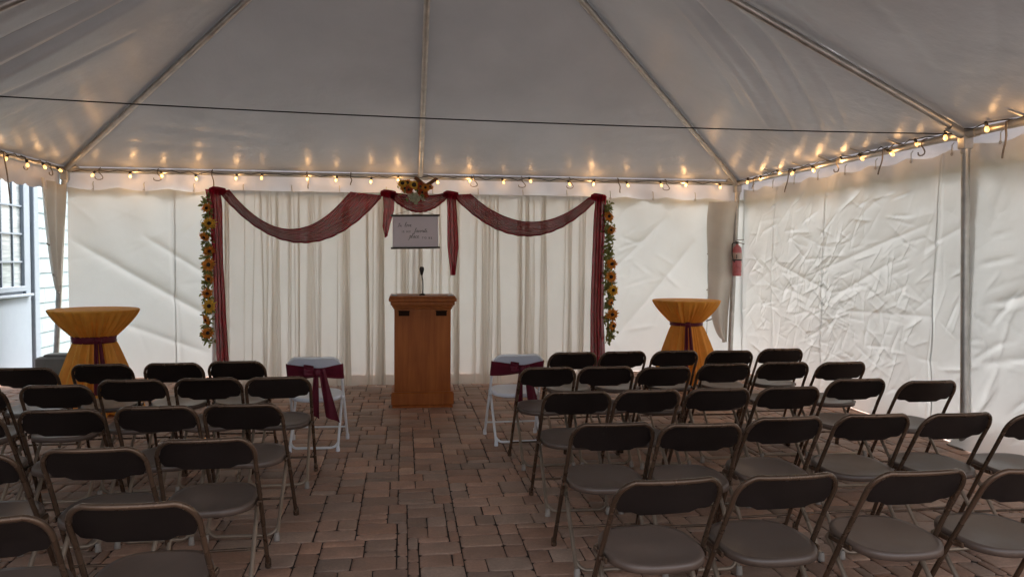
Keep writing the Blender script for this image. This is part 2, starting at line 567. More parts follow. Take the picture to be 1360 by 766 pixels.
def build_paving():
    rg = random.Random(11)
    U, UY = 0.060, 0.090
    x0, y0, nx, ny = -5.2, 1.5, 180, 110
    occ = [[False] * nx for _ in range(ny)]
    vs_, fs_, tones, flat = [], [], [], []
    pal = [((0.431, 0.253, 0.176), 6), ((0.402, 0.249, 0.178), 5), ((0.461, 0.273, 0.190), 4), ((0.386, 0.256, 0.190), 4),
           ((0.445, 0.249, 0.167), 3), ((0.494, 0.307, 0.214), 2), ((0.349, 0.223, 0.161), 2), ((0.419, 0.284, 0.211), 2)]
    cols = [c for c, k in pal for _ in range(k)]

    def fits(i, j, a, b):
        if i + a > nx or j + b > ny:
            return False
        return not any(occ[jj][ii] for jj in range(j, j + b) for ii in range(i, i + a))

    for j in range(ny):
        for i in range(nx):
            if occ[j][i]:
                continue
            opts = [((4, 2), 9), ((3, 2), 5), ((2, 2), 2.6), ((3, 1), 1.6), ((4, 1), 2.6), ((3, 3), 1.0)]
            ok = [(s, wt) for s, wt in opts if fits(i, j, *s)]
            if ok:
                t = rg.random() * sum(k for _, k in ok)
                for s, wt in ok:
                    t -= wt
                    if t <= 0:
                        break
            else:
                s = next((q for q in ((2, 1), (1, 2), (1, 1)) if fits(i, j, *q)), (1, 1))
            for jj in range(j, j + s[1]):
                for ii in range(i, i + s[0]):
                    occ[jj][ii] = True
            gpx = 0.0036
            ax, ay = x0 + i * U + gpx, y0 + j * UY + gpx
            bx, by = x0 + (i + s[0]) * U - gpx, y0 + (j + s[1]) * UY - gpx
            jit = lambda: rg.uniform(-0.0028, 0.0028)
            q = [(ax + jit(), ay + jit()), (bx + jit(), ay + jit()), (bx + jit(), by + jit()), (ax + jit(), by + jit())]
            mx, my = (ax + bx) / 2, (ay + by) / 2
            zz = rg.uniform(-0.0025, 0.001)
            tx, ty = rg.uniform(-0.018, 0.018), rg.uniform(-0.018, 0.018)
            # octagonal outline: chipped corners
            ring = []
            for k in range(4):
                p0, p1, p2 = q[k - 1], q[k], q[(k + 1) % 4]
                ch = rg.uniform(0.008, 0.022)
                for pn in (p0, p2):
                    d = math.hypot(pn[0] - p1[0], pn[1] - p1[1])
                    ring.append((p1[0] + (pn[0] - p1[0]) / d * ch, p1[1] + (pn[1] - p1[1]) / d * ch))
            o_ = len(vs_)
            for (ins, dz) in ((0.0, -0.02), (0.0, -0.0045), (0.004, -0.0018), (0.011, 0.0)):
                for (px, py) in ring:
                    dx, dy = mx - px, my - py
                    hx, hy = (bx - ax) / 2, (by - ay) / 2
                    px += ins * dx / hx
                    py += ins * dy / hy
                    vs_.append((px, py, dz + zz + (px - mx) * tx + (py - my) * ty))
            c = rg.choice(cols)
            k_ = rg.uniform(0.74, 1.2)
            c = tuple(x * k_ for x in c)
            for r_ in range(3):
                for k in range(8):
                    fs_.append((o_ + r_ * 8 + k, o_ + r_ * 8 + (k + 1) % 8, o_ + r_ * 8 + 8 + (k + 1) % 8, o_ + r_ * 8 + 8 + k))
                    tones.append(c)
                    flat.append(r_ == 0)
            fs_.append(tuple(o_ + 24 + k for k in range(8)))
            tones.append(c)
            flat.append(False)
    me = bpy.data.meshes.new('paving')
    me.from_pydata(vs_, [], fs_)
    at = me.attributes.new('tone', 'FLOAT_COLOR', 'FACE')
    at.data.foreach_set('color', np.array([(*c, 1) for c in tones], dtype=np.float32).ravel())
    me.polygons.foreach_set('use_smooth', [not x for x in flat])
    me.materials.append(M['paver'])
    o = bpy.data.objects.new('paving', me)
    C.objects.link(o)
    tag(o, kind='structure')


build_paving()
# plain paving under the near part of the tent, never seen by the camera
g = MB()
g.add([(-6.2, -3.4, -0.004), (6.4, -3.4, -0.004), (6.4, 1.49, -0.004), (-6.2, 1.49, -0.004)], [(0, 1, 2, 3)], True)
g.add([(-6.2, 1.5, -0.004), (-5.21, 1.5, -0.004), (-5.21, 11.6, -0.004), (-6.2, 11.6, -0.004)], [(0, 1, 2, 3)], True)
tag(g.build('paving_edge', simple('clay paving', (0.22, 0.145, 0.115), 0.8)), kind='structure')

# ------------------------------------------------------------------ house on the left
house = empty('house', (-5.0, 11.3, 0))
tag(house, 'white shingled house beside the open left corner of the tent', 'house')
HX = -5.0
b = MB()
# body (set back behind the shingle courses)
b.box((HX - 3.03, 6.0, 2.6), (6, 20, 5.2))
wl = b.build('wall', 'white_paint', house)
wl.matrix_parent_inverse = house.matrix_basis.inverted()


def hpart(mb, name, mat, parent=None):
    o = mb.build(name, mat, parent or house)
    if parent is None:
        o.matrix_parent_inverse = house.matrix_basis.inverted()
    return o


rgs = random.Random(3)
sh = MB()
z = 0.12
row = 0
DOOR = (9.9, 11.42)
while z < 5.1:
    hgt = 0.212
    y = 3.0 + rgs.uniform(0, 0.2)
    while y < 15.9:
        wd = rgs.uniform(0.28, 0.46)
        y2 = min(y + wd, 16.0)
        segs = [(y, y2)]
        if z < 2.9:
            a0, a1 = DOOR[0] - 0.14, DOOR[1] + 0.2
            segs = [s for s in ((y, min(y2, a0)), (max(y, a1), y2)) if s[1] - s[0] > 0.02]
        for (ya, yb_) in segs:
            sh.add([(HX - 0.028, ya + 0.002, z), (HX - 0.004, ya + 0.002, z), (HX - 0.02, ya + 0.002, z + hgt), (HX - 0.03, ya + 0.002, z + hgt),
                    (HX - 0.028, yb_ - 0.002, z), (HX - 0.004, yb_ - 0.002, z), (HX - 0.02, yb_ - 0.002, z + hgt), (HX - 0.03, yb_ - 0.002, z + hgt)],
                   [(0, 1, 2, 3), (4, 7, 6, 5), (1, 5, 6, 2), (0, 4, 5, 1), (3, 2, 6, 7)], True)
        y = y2
    z += hgt - 0.004
hpart(sh, 'shingle_siding', 'shingle')
cs = MB()
cs.box((HX - 0.0, DOOR[1] + 0.11, 1.42), (0.06, 0.15, 2.84), 0.008)
cs.box((HX - 0.0, DOOR[0] - 0.07, 1.42), (0.06, 0.12, 2.84), 0.008)
cs.box((HX + 0.004, (DOOR[0] + DOOR[1]) / 2, 2.92), (0.07, DOOR[1] - DOOR[0] + 0.42, 0.15), 0.008)
hpart(cs, 'door_casing', 'white_paint')
dk = MB()
dk.box((HX - 0.022, DOOR[1] + 0.005, 1.42), (0.006, 0.06, 2.8))  # flat black strip painting the shade inside the door gap
hpart(dk, 'door_gap_shade', 'black')
dm = MB()
y0, y1 = DOOR[0], DOOR[1] - 0.03
dm.box((HX - 0.012, (y0 + y1) / 2, 0.55), (0.04, y1 - y0, 1.06), 0.006)
dm.box((HX - 0.012, y1 - 0.07, 1.95), (0.04, 0.14, 1.76), 0.006)
dm.box((HX - 0.012, y0 + 0.07, 1.95), (0.04, 0.14, 1.76), 0.006)
door = hpart(dm, 'door', 'white_paint')
wm = MB()
wy0, wy1, wz0, wz1 = y0 + 0.15, y1 - 0.15, 1.14, 2.80
wm.box((HX + 0.002, (wy0 + wy1) / 2, wz0 + 0.03), (0.05, wy1 - wy0, 0.07), 0.006)
wm.box((HX + 0.022, (wy0 + wy1) / 2, wz0 - 0.055), (0.1, wy1 - wy0 + 0.2, 0.035), 0.006)
wm.box((HX + 0.002, wy1 - 0.03, (wz0 + wz1) / 2), (0.046, 0.06, wz1 - wz0 - 0.01), 0.006)
wm.box((HX + 0.002, wy0 + 0.03, (wz0 + wz1) / 2), (0.046, 0.06, wz1 - wz0 - 0.01), 0.006)
for k in range(1, 5):
    wm.box((HX - 0.006, (wy0 + wy1) / 2, wz0 + k * 0.365 + 0.02), (0.022, wy1 - wy0 - 0.1, 0.022))
for k in range(1, 4):
    wm.box((HX - 0.008, wy0 + (wy1 - wy0) * k / 4, (wz0 + wz1) / 2), (0.018, 0.02, wz1 - wz0 - 0.1))
hpart(wm, 'window_frame', 'white_paint', door)
wm = MB()
wm.box((HX - 0.024, (wy0 + wy1) / 2, (wz0 + wz1) / 2), (0.008, wy1 - wy0, wz1 - wz0))
hpart(wm, 'pane', 'window_glass', door)
for o in list(C.objects):
    if o.parent == door:
        pass
rf = MB()
rf.add([(HX + 0.35, -4, 5.15), (HX + 0.35, 16.2, 5.15), (HX - 3, 16.2, 7.2), (HX - 3, -4, 7.2), (HX - 6.3, -4, 5.15), (HX - 6.3, 16.2, 5.15)],
       [(0, 1, 2, 3), (3, 2, 5, 4), (0, 3, 4), (1, 5, 2)], True)
hpart(rf, 'roof', 'roof_slate')

# ------------------------------------------------------------------ tent
tent = empty('frame_tent', (XC, YM, 0))
tag(tent, 'white vinyl frame tent on aluminium poles over the whole seating area', 'tent')
TI = tent.matrix_basis.inverted() if False else Matrix.Translation((-XC, -YM, 0))


def tpart(mb, name, mat, parent=None, solid=0):
    o = mb.build(name, mat, parent or tent, solid)
    if parent is None or parent == tent:
        o.matrix_parent_inverse = TI
    return o


# canopy panels: eave A-B up to ridge Cc-Dd
def panel(mb, A, B, Cc, Dd, seed, flip, folds=(), sag=0.075, nu=90, nv=90):
    A, B, Cc, Dd = (np.array(p, float) for p in (A, B, Cc, Dd))
    u = np.linspace(0, 1, nu)[:, None, None]
    v = (np.linspace(0, 1, nv) ** 1.0)[None, :, None]
    P = (1 - v) * ((1 - u) * A + u * B) + v * ((1 - u) * Cc + u * Dd)
    nrm = np.cross(B - A, Cc - A)
    nrm /= np.linalg.norm(nrm)
    if nrm[2] < 0:
        nrm = -nrm
    U_, V_ = u[..., 0] * np.ones((nu, nv)), v[..., 0] * np.ones((nu, nv))
    L = np.linalg.norm(B - A)
    Hh = np.linalg.norm((Cc + Dd) / 2 - (A + B) / 2)
    edge = np.clip(np.minimum(np.minimum(U_, 1 - U_) * 7, np.minimum(V_, 1 - V_) * 7), 0, 1)
    edge = edge * edge * (3 - 2 * edge)
    d = -sag * np.sin(math.pi * U_) ** 0.8 * np.sin(math.pi * V_) ** 0.8
    X, Y = (U_ - 0.5) * (1 - V_) * L, V_ * Hh
    d += edge * 0.007 * smooth_noise(X, Y, 4, seed) + edge * creases(X, Y, 70, seed + 70, 0.15, 0.7, 0.012)
    for (pu, pv, qu, qv, wd, am) in folds:            # fold line from (pu,pv) to (qu,qv)
        ax, ay, bx, by = pu * L, pv * Hh, qu * L, qv * Hh
        ln = math.hypot(bx - ax, by - ay)
        tx, ty = (bx - ax) / ln, (by - ay) / ln
        XX, YY = U_ * L, V_ * Hh
        s = ((XX - ax) * tx + (YY - ay) * ty) / ln
        t = -(XX - ax) * ty + (YY - ay) * tx
        win = np.clip(1 - (2 * np.clip(s, 0, 1) - 1) ** 4, 0, 1) * ((s > 0) & (s < 1))
        d += am * np.exp(-(t / wd) ** 2) * win * edge
    # tension wrinkles running in from the eave
    rg = np.random.default_rng(seed)
    for k in range(26):
        c = rg.uniform(0.02, 0.98)
        ll = rg.uniform(0.08, 0.3)
        sl = (rg.uniform(-1, 1)) * 1.2
        t = (U_ - c) * L - sl * V_ * Hh
        d += 0.004 * rg.uniform(0.4, 1.3) * np.exp(-(t / rg.uniform(0.02, 0.05)) ** 2) * np.exp(-(V_ / ll) ** 2) * np.clip(edge + 0.25, 0, 1)
    P = P + nrm * d[..., None] + np.array([0, 0, 0.048])
    mb.grid(P, flip)


cL, cR, cM = (XL, YB, HE), (XR, YB, HE), (XC, YB, HE)
mL, mR = (XL, YM, HE), (XR, YM, HE)
fL, fR, fM = (XL, YF, HE), (XR, YF, HE), (XC, YF, HE)
can = MB()
panel(can, cL, cM, APEX, APEX, 1, False, [(0.02, 0.12, 0.5, 0.10, 0.05, 0.012), (0.05, 0.2, 0.6, 0.14, 0.05, 0.014), (0.06, 0.06, 0.35, 0.04, 0.03, 0.008), (0.1, 0.28, 0.5, 0.2, 0.04, 0.008)])
panel(can, cM, cR, APEX, APEX, 2, False, [(0.98, 0.1, 0.6, 0.08, 0.04, 0.008), (0.95, 0.2, 0.55, 0.16, 0.04, 0.006)])
panel(can, cR, mR, APEX, APEX, 3, False, [(0.86, 0.54, 0.48, 0.08, 0.09, 0.045), (0.97, 0.46, 0.58, 0.06, 0.08, 0.045), (0.75, 0.52, 0.44, 0.14, 0.05, -0.022), (0.93, 0.30, 0.66, 0.03, 0.04, 0.016), (0.66, 0.5, 0.40, 0.2, 0.03, 0.010), (0.9, 0.6, 0.70, 0.3, 0.03, 0.010)], nu=130)
panel(can, mL, cL, APEX, APEX, 4, False, [(0.19, 0.08, 0.178, 0.62, 0.10, 0.085), (0.292, 0.06, 0.312, 0.66, 0.10, 0.085), (0.065, 0.1, 0.06, 0.6, 0.07, 0.05), (0.37, 0.06, 0.50, 0.42, 0.06, 0.02), (0.24, 0.1, 0.245, 0.5, 0.03, -0.015)], nu=130)
panel(can, mR, fR, APEX, APEX, 5, False, [(0.02, 0.05, 0.5, 0.5, 0.06, 0.014), (0.05, 0.02, 0.6, 0.3, 0.05, 0.010), (0.02, 0.2, 0.3, 0.7, 0.05, 0.012)])
panel(can, fL, mL, APEX, APEX, 6, False, [(0.98, 0.05, 0.5, 0.5, 0.06, 0.02), (0.98, 0.2, 0.6, 0.6, 0.06, 0.02)])
panel(can, fR, fM, APEX, APEX, 8, False, nu=40, nv=40)
panel(can, fM, fL, APEX, APEX, 9, False, nu=40, nv=40)
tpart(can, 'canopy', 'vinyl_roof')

# valance
def valance_run(mb, A, B, out, drop=0.34, seed=1, off=0.055):
    A, B, out = np.array(A, float), np.array(B, float), np.array(out, float)
    L = np.linalg.norm(B - A)
    nu, nv = int(L / 0.035), 10
    s = np.linspace(0, L, nu)[:, None]
    t = np.linspace(0, 1, nv)[None, :]
    sc = 0.035 * np.abs(np.sin(s / 0.30 * math.pi)) ** 0.6
    zz = -t * (drop - 0.045 + sc)
    wob = 0.03 * t * smooth_noise(s * np.ones_like(t), t * 0.3, 6, seed) + 0.012 * t + t * creases(s * np.ones_like(t), t * 0.34 * np.ones_like(s), int(L * 9), seed + 5, 0.1, 0.5, 0.05)
    P = A + (B - A) * (s / L)[..., None] + out * (off + wob)[..., None] + np.array([0, 0, 1.0]) * (zz + 0.045)[..., None]
    top = P[:, :1] * 1.0
    top = A + (B - A) * (s / L)[:, :, None] - out * 0.004 + np.array([0, 0, 0.056])
    mb.grid(np.concatenate([top, P], 1))


va = MB()
valance_run(va, (XL - 0.06, YB, HE), (XR + 0.26, YB, HE), (0, 1, 0), seed=2)
valance_run(va, (XR, YB + 0.08, HE), fR, (1, 0, 0), seed=3, off=0.2)
valance_run(va, fL, cL, (-1, 0, 0), seed=4)
valance_run(va, fR, fL, (0, -1, 0), seed=5)
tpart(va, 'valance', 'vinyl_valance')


def pole(name, a, b_, r, mat='alu'):
    m_ = MB()
    m_.tube([a, b_], r, 14)
    return tpart(m_, name, mat)


RO = 0.033
for a, c in ((cL, cR), (cR, mR), (mR, fR), (cL, mL), (mL, fL), (fL, fR)):
    a, c = Vector(a), Vector(c)
    d = (c - a).normalized() * 0.05
    pole('eave_beam', a + d, c - d, RO)
for a, ap in ((cL, APEX), (cR, APEX), (cM, APEX), (mR, APEX), (mL, APEX), (fR, APEX), (fL, APEX), (fM, APEX)):
    a = Vector(a)
    d = (ap - a).normalized()
    pole('rafter', a + d * 0.05, ap - d * 0.04 - Vector((0, 0, 0.02)), RO)

POSTS = [(cL, (-4.49, YB - 0.05)), (cR, (4.66, YB - 0.12)), (mR, (XR + 0.06, YM - 0.02)), (mL, (XL - 0.03, YM)), (fL, (XL, YF)), (fR, (XR, YF))]
for top, ft in POSTS:
    t = Vector(top)
    f = Vector((ft[0], ft[1], 0.012))
    m_ = MB()
    m_.tube([f, f + (t - f) * 0.5, t + Vector((0, 0, 0.01))], 0.035, 16)
    po = tpart(m_, 'post', 'alu')
    m_ = MB()
    m_.box((f.x, f.y, 0.006), (0.2, 0.2, 0.012), 0.004)
    m_.tube([f, f + (t - f) * 0.06], 0.042, 14)
    bp = m_.build('base_plate', 'alu_dark', po)
    m_ = MB()
    sx = 1 if t.x > XC else -1
    m_.box(t + Vector((-sx * 0.0, 0, -0.07)), (0.09, 0.09, 0.12), 0.008)
    m_.tube([t + Vector((0, 0, -0.16)), t + Vector((0, 0, 0.04))], 0.041, 14)
    m_.tube([t + Vector((-sx * 0.16, 0, 0.055)), t + Vector((-sx * 0.01, 0, -0.01))], 0.041, 12)
    m_.tube([t + Vector((0, 0.14, 0)), t + Vector((0, -0.14, 0))], 0.041, 12)
    m_.build('corner_fitting', 'alu', po)
# mid eave fitting
m_ = MB()
m_.tube([(XC - 0.1, YB, HE), (XC + 0.1, YB, HE)], 0.041, 12)
tpart(m_, 'corner_fitting', 'alu')

# straps tied over the eave beams
rgt = random.Random(5)


def strap(p, ln, out, loop):
    m_ = MB()
    p = Vector(p)
    o_ = Vector(out)
    ang = rgt.uniform(-0.25, 0.25)
    side = Vector((o_.y, -o_.x, 0))
    pts = [p + o_ * 0.01 + Vector((0, 0, 0.04)), p - o_ * 0.042 + Vector((0, 0, 0.02)), p - o_ * 0.045 + Vector((0, 0, -0.03))]
    n_ = 7
    for k in range(1, n_ + 1):
        t = k / n_
        if loop:
            pts.append(p - o_ * 0.045 + side * (0.05 * math.sin(t * math.pi * 1.6)) + Vector((0, 0, -0.03 - 0.09 * math.sin(t * math.pi * 0.8))))
        else:
            pts.append(p - o_ * (0.045 + 0.02 * t) + side * (ang * t * ln + 0.012 * math.sin(t * 5)) + Vector((0, 0, -0.03 - t * ln)))
    m_.tube(pts, 0.0065 if loop else 0.008, 6)
    tpart(m_, 'strap', 'alu_dark')


for x, ln, lp in ((-3.92, 0.05, 1), (-3.2, 0.04, 1), (-2.52, 0.28, 0), (-1.3, 0.16, 0), (-0.72, 0.1, 0), (0.95, 0.1, 1), (1.62, 0.12, 1), (2.3, 0.16, 1), (3.0, 0.14, 0), (3.7, 0.05, 1)):
    strap((x, YB, HE), ln, (0, 1, 0), lp)
for y, ln, lp in ((10.3, 0.10, 0), (9.3, 0.22, 0), (8.2, 0.1, 1), (7.35, 0.2, 0), (6.75, 0.12, 1), (5.72, 0.24, 0), (5.2, 0.1, 1)):
    strap((XR, y, HE), ln, (1, 0, 0), lp)
for y, ln, lp in ((10.4, 0.1, 1), (9.75, 0.14, 1), (9.25, 0.5, 0)):
    strap((XL, y, HE), ln, (-1, 0, 0), lp)
# short diagonal wall brackets of the far right bay
for y in (9.75, 9.0, 8.4, 7.75, 7.1, 5.55):
    m_ = MB()
    m_.tube([(XR + 0.01, y, HE + 0.02), (XR - 0.13, y + 0.05, HE + 0.085)], 0.010, 6)
    tpart(m_, 'tie_clip', 'alu')


# ------------------------------------------------------------------ sidewalls
SEAMS = []


def seam_parts(parent, mat):
    for st in SEAMS:
        m_ = MB()
        m_.grid(st)
        m_.build('welded_seam', mat, parent)
    SEAMS.clear()


def wall_sheet(mb, A, B, inward, z0, z1, seed, ncre=90, amp=0.035, angles=None, hook=0.62, bot=0.0, billow=0.04, res=0.035, lo=0.15, hi=0.7, seams=(), big=(), foil=None):
    A, B, inward = np.array(A, float), np.array(B, float), np.array(inward, float)
    L = np.linalg.norm(B - A)
    nu, nv = int(L / res), int((z1 - z0) / res)
    s = np.linspace(0, L, nu)[:, None] * np.ones((1, nv))
    t = np.linspace(0, 1, nv)[None, :] * np.ones((nu, 1))
    ztop = z1 - 0.035 * np.abs(np.sin(s / hook * math.pi)) - 0.02 * smooth_noise(s, s * 0, 1.3, seed + 9, 1)
    zbot = np.maximum(0.003, z0 + 0.02 * smooth_noise(s, s * 0, 2.2, seed + 4, 2))
    Z = zbot + (ztop - zbot) * t
    d = billow * np.sin(math.pi * t) * (0.6 + 0.6 * smooth_noise(s, Z, 0.9, seed, 2))
    d += 0.012 * smooth_noise(s, Z, 3.0, seed + 1)
    d += creases(s, Z, ncre, seed + 2, lo, hi, amp, angles)
    if foil:                                   # sharp crumple lines, thickest round (s, z)
        fs_, fz, spread, cnt, fa = foil
        rg = np.random.default_rng(seed + 50)
        for i in range(cnt):
            cx, cz = rg.normal(fs_, spread), rg.normal(fz, spread * 0.55)
            a = rg.choice([0.35, 0.6, -0.5, 1.2, 0.0]) + rg.normal(0, 0.3)
            ln = rg.uniform(0.08, 0.42)
            ca, sa_ = math.cos(a), math.sin(a)
            q = ((s - cx) * ca + (Z - cz) * sa_) / (ln * 0.5)
            tt = -(s - cx) * sa_ + (Z - cz) * ca
            wd_ = 0.008 + 0.05 * ln * rg.uniform(0.4, 1.2)
            hit = (np.abs(q) < 1.3) & (np.abs(tt) < wd_ * 6)
            if not hit.any():
                continue
            side_ = np.where(tt > 0, 1.0, rg.uniform(1.5, 4.0))       # one flank steeper than the other
            d[hit] += (rg.choice([-1, 1]) * fa * ln * rg.uniform(0.4, 1.0) * np.exp(-np.abs(tt) * side_ / wd_) * np.exp(-q ** 4))[hit]
    for (sa, za, sb, zb, wd, am) in big:
        ln = math.hypot(sb - sa, zb - za)
        tx, tz = (sb - sa) / ln, (zb - za) / ln
        q = ((s - sa) * tx + (Z - za) * tz) / ln
        tt = -(s - sa) * tz + (Z - za) * tx
        d += am * np.exp(-np.abs(tt) / wd) * np.clip(1 - (2 * q - 1) ** 4, 0, 1) * ((q > 0) & (q < 1))
    for sm in seams:
        off = sm + 0.05 * np.sin(Z * 1.7 + sm)
        d += 0.010 * np.exp(-((s - off) / 0.018) ** 2)
    # gathers under the hooks
    d += 0.018 * np.cos(s / hook * 2 * math.pi) * np.clip((t - 0.75) * 4, 0, 1)
    d += bot * np.clip(1 - t * 9, 0, 1) ** 2
    P = A + (B - A) * (s / L)[..., None] + inward * d[..., None]
    P[..., 2] = Z
    mb.grid(P)
    for sm in seams:
        i = int(sm / L * (nu - 1))
        k_ = max(1, int(round(0.03 / res)))
        strip_ = np.stack([P[i] * 0.6 + P[max(i - k_, 0)] * 0.4 + inward * 0.003, P[i] + inward * 0.006, P[i] * 0.6 + P[min(i + k_, nu - 1)] * 0.4 + inward * 0.003])
        SEAMS.append(strip_)
    return L


def hooks(A, B, z, n_, parent, inward):
    A, B = Vector(A), Vector(B)
    for k in range(n_):
        p = A + (B - A) * (k + 0.5) / n_ + Vector(inward) * 0.02
        p.z = z
        m_ = MB()
        m_.tube([p + Vector((0, 0, -0.03)), p + Vector((0.004, 0.004, 0.0)), p + Vector((0, 0, 0.05)), p - Vector(inward) * 0.02 + Vector((0, 0, 0.075))], 0.006, 6)
        m_.tube([p + Vector((math.cos(a) * 0.013 * abs(inward[1]), math.cos(a) * 0.013 * abs(inward[0]), -0.03 + math.sin(a) * 0.013)) for a in np.linspace(0, 6.0, 9)], 0.004, 5)
        m_.build('hook', 'alu', parent)


m_ = MB()
wall_sheet(m_, (XL + 0.02, YB + 0.03, 0), (4.93, YB + 0.03, 0), (0, -1, 0), -0.012, 2.50, 21, ncre=110, amp=0.016, angles=[(0.75, 0.25), (2.4, 0.3), (0.5, 0.3)], res=0.022, foil=(7.6, 1.4, 0.8, 50, 0.05), seams=(1.33, 3.2, 6.3),
           big=[(0.0, 1.85, 2.2, 0.55, 0.05, 0.05), (0.9, 1.9, 2.0, 1.2, 0.03, 0.03), (7.2, 0.35, 8.5, 1.9, 0.06, 0.05), (7.0, 1.2, 8.1, 2.25, 0.05, 0.035), (0.2, 0.9, 1.8, 0.3, 0.04, 0.03)])
bw = m_.build('tent_sidewall', 'vinyl_wall')
tag(bw, 'white vinyl back sidewall hanging behind the draped white curtains', 'tent wall', 'vinyl sidewalls of the tent')
seam_parts(bw, 'vinyl_wall')
hooks((XL + 0.02, YB + 0.03, 0), (4.47, YB + 0.03, 0), 2.5, 14, bw, (0, -1, 0))

# right wall: far panel wraps round the corner post, near panel beyond the side post
m_ = MB()
wall_sheet(m_, (XR + 0.13, YB + 0.03, 0), (XR + 0.15, YM + 0.0, 0), (-1, 0, 0), 0.0, 2.63, 33, ncre=120, amp=0.018, bot=0.06, seams=(0.95, 2.2, 4.2), res=0.0125, lo=0.2, hi=0.8, foil=(2.4, 1.15, 1.15, 620, 0.052),
           big=[(1.6, 1.35, 4.2, 2.0, 0.03, 0.02), (2.0, 1.0, 3.9, 1.75, 0.03, 0.02), (1.0, 1.6, 2.6, 1.2, 0.03, 0.025), (2.4, 1.05, 4.3, 1.1, 0.03, 0.02)])
rwall = m_.build('tent_sidewall', 'crumpled')
tag(rwall, 'crumpled white vinyl sidewall between the two poles on the right', 'tent wall', 'vinyl sidewalls of the tent')
seam_parts(rwall, 'vinyl_wall')
hooks((XR + 0.13, YB, 0), (XR + 0.15, YM + 0.05, 0), 2.62, 8, rwall, (-1, 0, 0))
# flap of that panel pulled round the corner in front of the back wall
nu, nv = 24, 60
u = np.linspace(0, 1, nu)[:, None] * np.ones((1, nv))
v = np.linspace(0, 1, nv)[None, :] * np.ones((nu, 1))
zf = 0.42 + 2.02 * v
wdt = 0.40 * np.clip(0.18 + 1.6 * np.clip(v - 0.02, 0, 1) ** 0.62, 0, 1) * (1 - 0.12 * np.sin(v * 5))
XX = XR - 0.02 - u * wdt - 0.14 * (1 - v)
YY = YB - 0.09 + 0.035 * np.sin(u * 7 + v * 2) - 0.02 * u + 0.02 * np.sin(v * 9) + 0.06 * (1 - u) * 0
fl = MB()
fl.grid(np.stack([XX, YY, zf], -1))
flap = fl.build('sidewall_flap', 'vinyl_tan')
tag(flap, 'tan wrinkled sidewall flap pulled round the far right pole beside the extinguisher', 'tent wall', 'loose sidewall flaps at the tent corners')

m_ = MB()
wall_sheet(m_, (XR + 0.13, YM + 0.07, 0), (XR + 0.13, YF + 0.1, 0), (-1, 0, 0), 0.0, 2.65, 47, ncre=90, amp=0.02, bot=0.16, seams=(2.9,), res=0.02, lo=0.2, hi=0.8, foil=(0.6, 1.1, 0.7, 120, 0.06),
           big=[(0.1, 1.2, 1.4, 1.55, 0.03, 0.03), (0.2, 0.75, 1.2, 0.95, 0.03, 0.03)])
rw2 = m_.build('tent_sidewall', 'crumpled')
tag(rw2, 'white vinyl sidewall right of the nearest pole, its hem curling onto the bricks', 'tent wall', 'vinyl sidewalls of the tent')
seam_parts(rw2, 'vinyl_wall')
hooks((XR + 0.13, YM, 0), (XR + 0.13, 3.0, 0), 2.64, 6, rw2, (-1, 0, 0))

# left wall drawn back and tied to the corner post
v = np.linspace(0, 1, nv)[None, :] * np.ones((nu, 1))
u = np.linspace(0, 1, nu)[:, None] * np.ones((1, nv))
zf = 1.12 + 1.40 * v
wdt = 0.06 + 0.62 * np.clip(v, 0, 1) ** 0.75
YY = YB - 0.03 - u * wdt
XX = XL - 0.02 + 0.05 * np.sin(u * 13 + v * 2) * (0.4 + 0.6 * v) - 0.055 * (1 - v)
fl = MB()
fl.grid(np.stack([XX, YY, zf + 0.03 * u], -1))
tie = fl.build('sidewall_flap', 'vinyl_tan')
tag(tie, 'tan sidewall flap gathered and tied back to the far left pole', 'tent wall', 'loose sidewall flaps at the tent corners')
m_ = MB()
for zz, yo in ((1.75, 0.38), (1.36, 0.22), (1.14, 0.12)):
    m_.tube([(XL - 0.04, YB - yo, zz), (XL - 0.03, YB - yo - 0.05, zz - 0.012), (XL - 0.03, YB - yo - 0.1, zz + 0.012)], 0.009, 6)
m_.build('tie_cord', 'alu_dark', tie)
m_ = MB()
for zz in (2.1, 1.72, 1.2, 0.75):
    m_.tube([(4.34, YB - 0.01, zz - 0.03), (4.40, YB - 0.02, zz - 0.01), (4.47, YB - 0.03, zz + 0.02)], 0.008, 6)
m_.tube([(4.36 + 0.006 * math.sin(k), YB - 0.012, 2.3 - k * 0.16) for k in range(13)], 0.004, 5)
m_.build('lacing', 'alu_dark', bw)

# ballast block by the left corner post
m_ = MB()
m_.box((-4.36, YB - 0.22, 0.165), (0.46, 0.36, 0.33), 0.02)
m_.box((-4.36, YB - 0.22, 0.345), (0.30, 0.22, 0.03), 0.008)
bb = m_.build('ballast_block', 'concrete')
tag(bb, 'grey concrete ballast block on the bricks at the far left pole', 'block')

# black cable strung across the tent
m_ = MB()
a, c = Vector((XL, YM, HE + 0.11)), Vector((XR - 0.03, YM, HE + 0.0))
m_.tube([a + (c - a) * t - Vector((0, 0, 0.06 * 4 * t * (1 - t))) for t in np.linspace(0, 1, 40)], 0.0052, 6)
tag(m_.build('tension_cable', 'rope'), 'thin black cable stretched across the tent under the canopy', 'cable')


# ------------------------------------------------------------------ string lights
bulb_me = None
socket_me = None


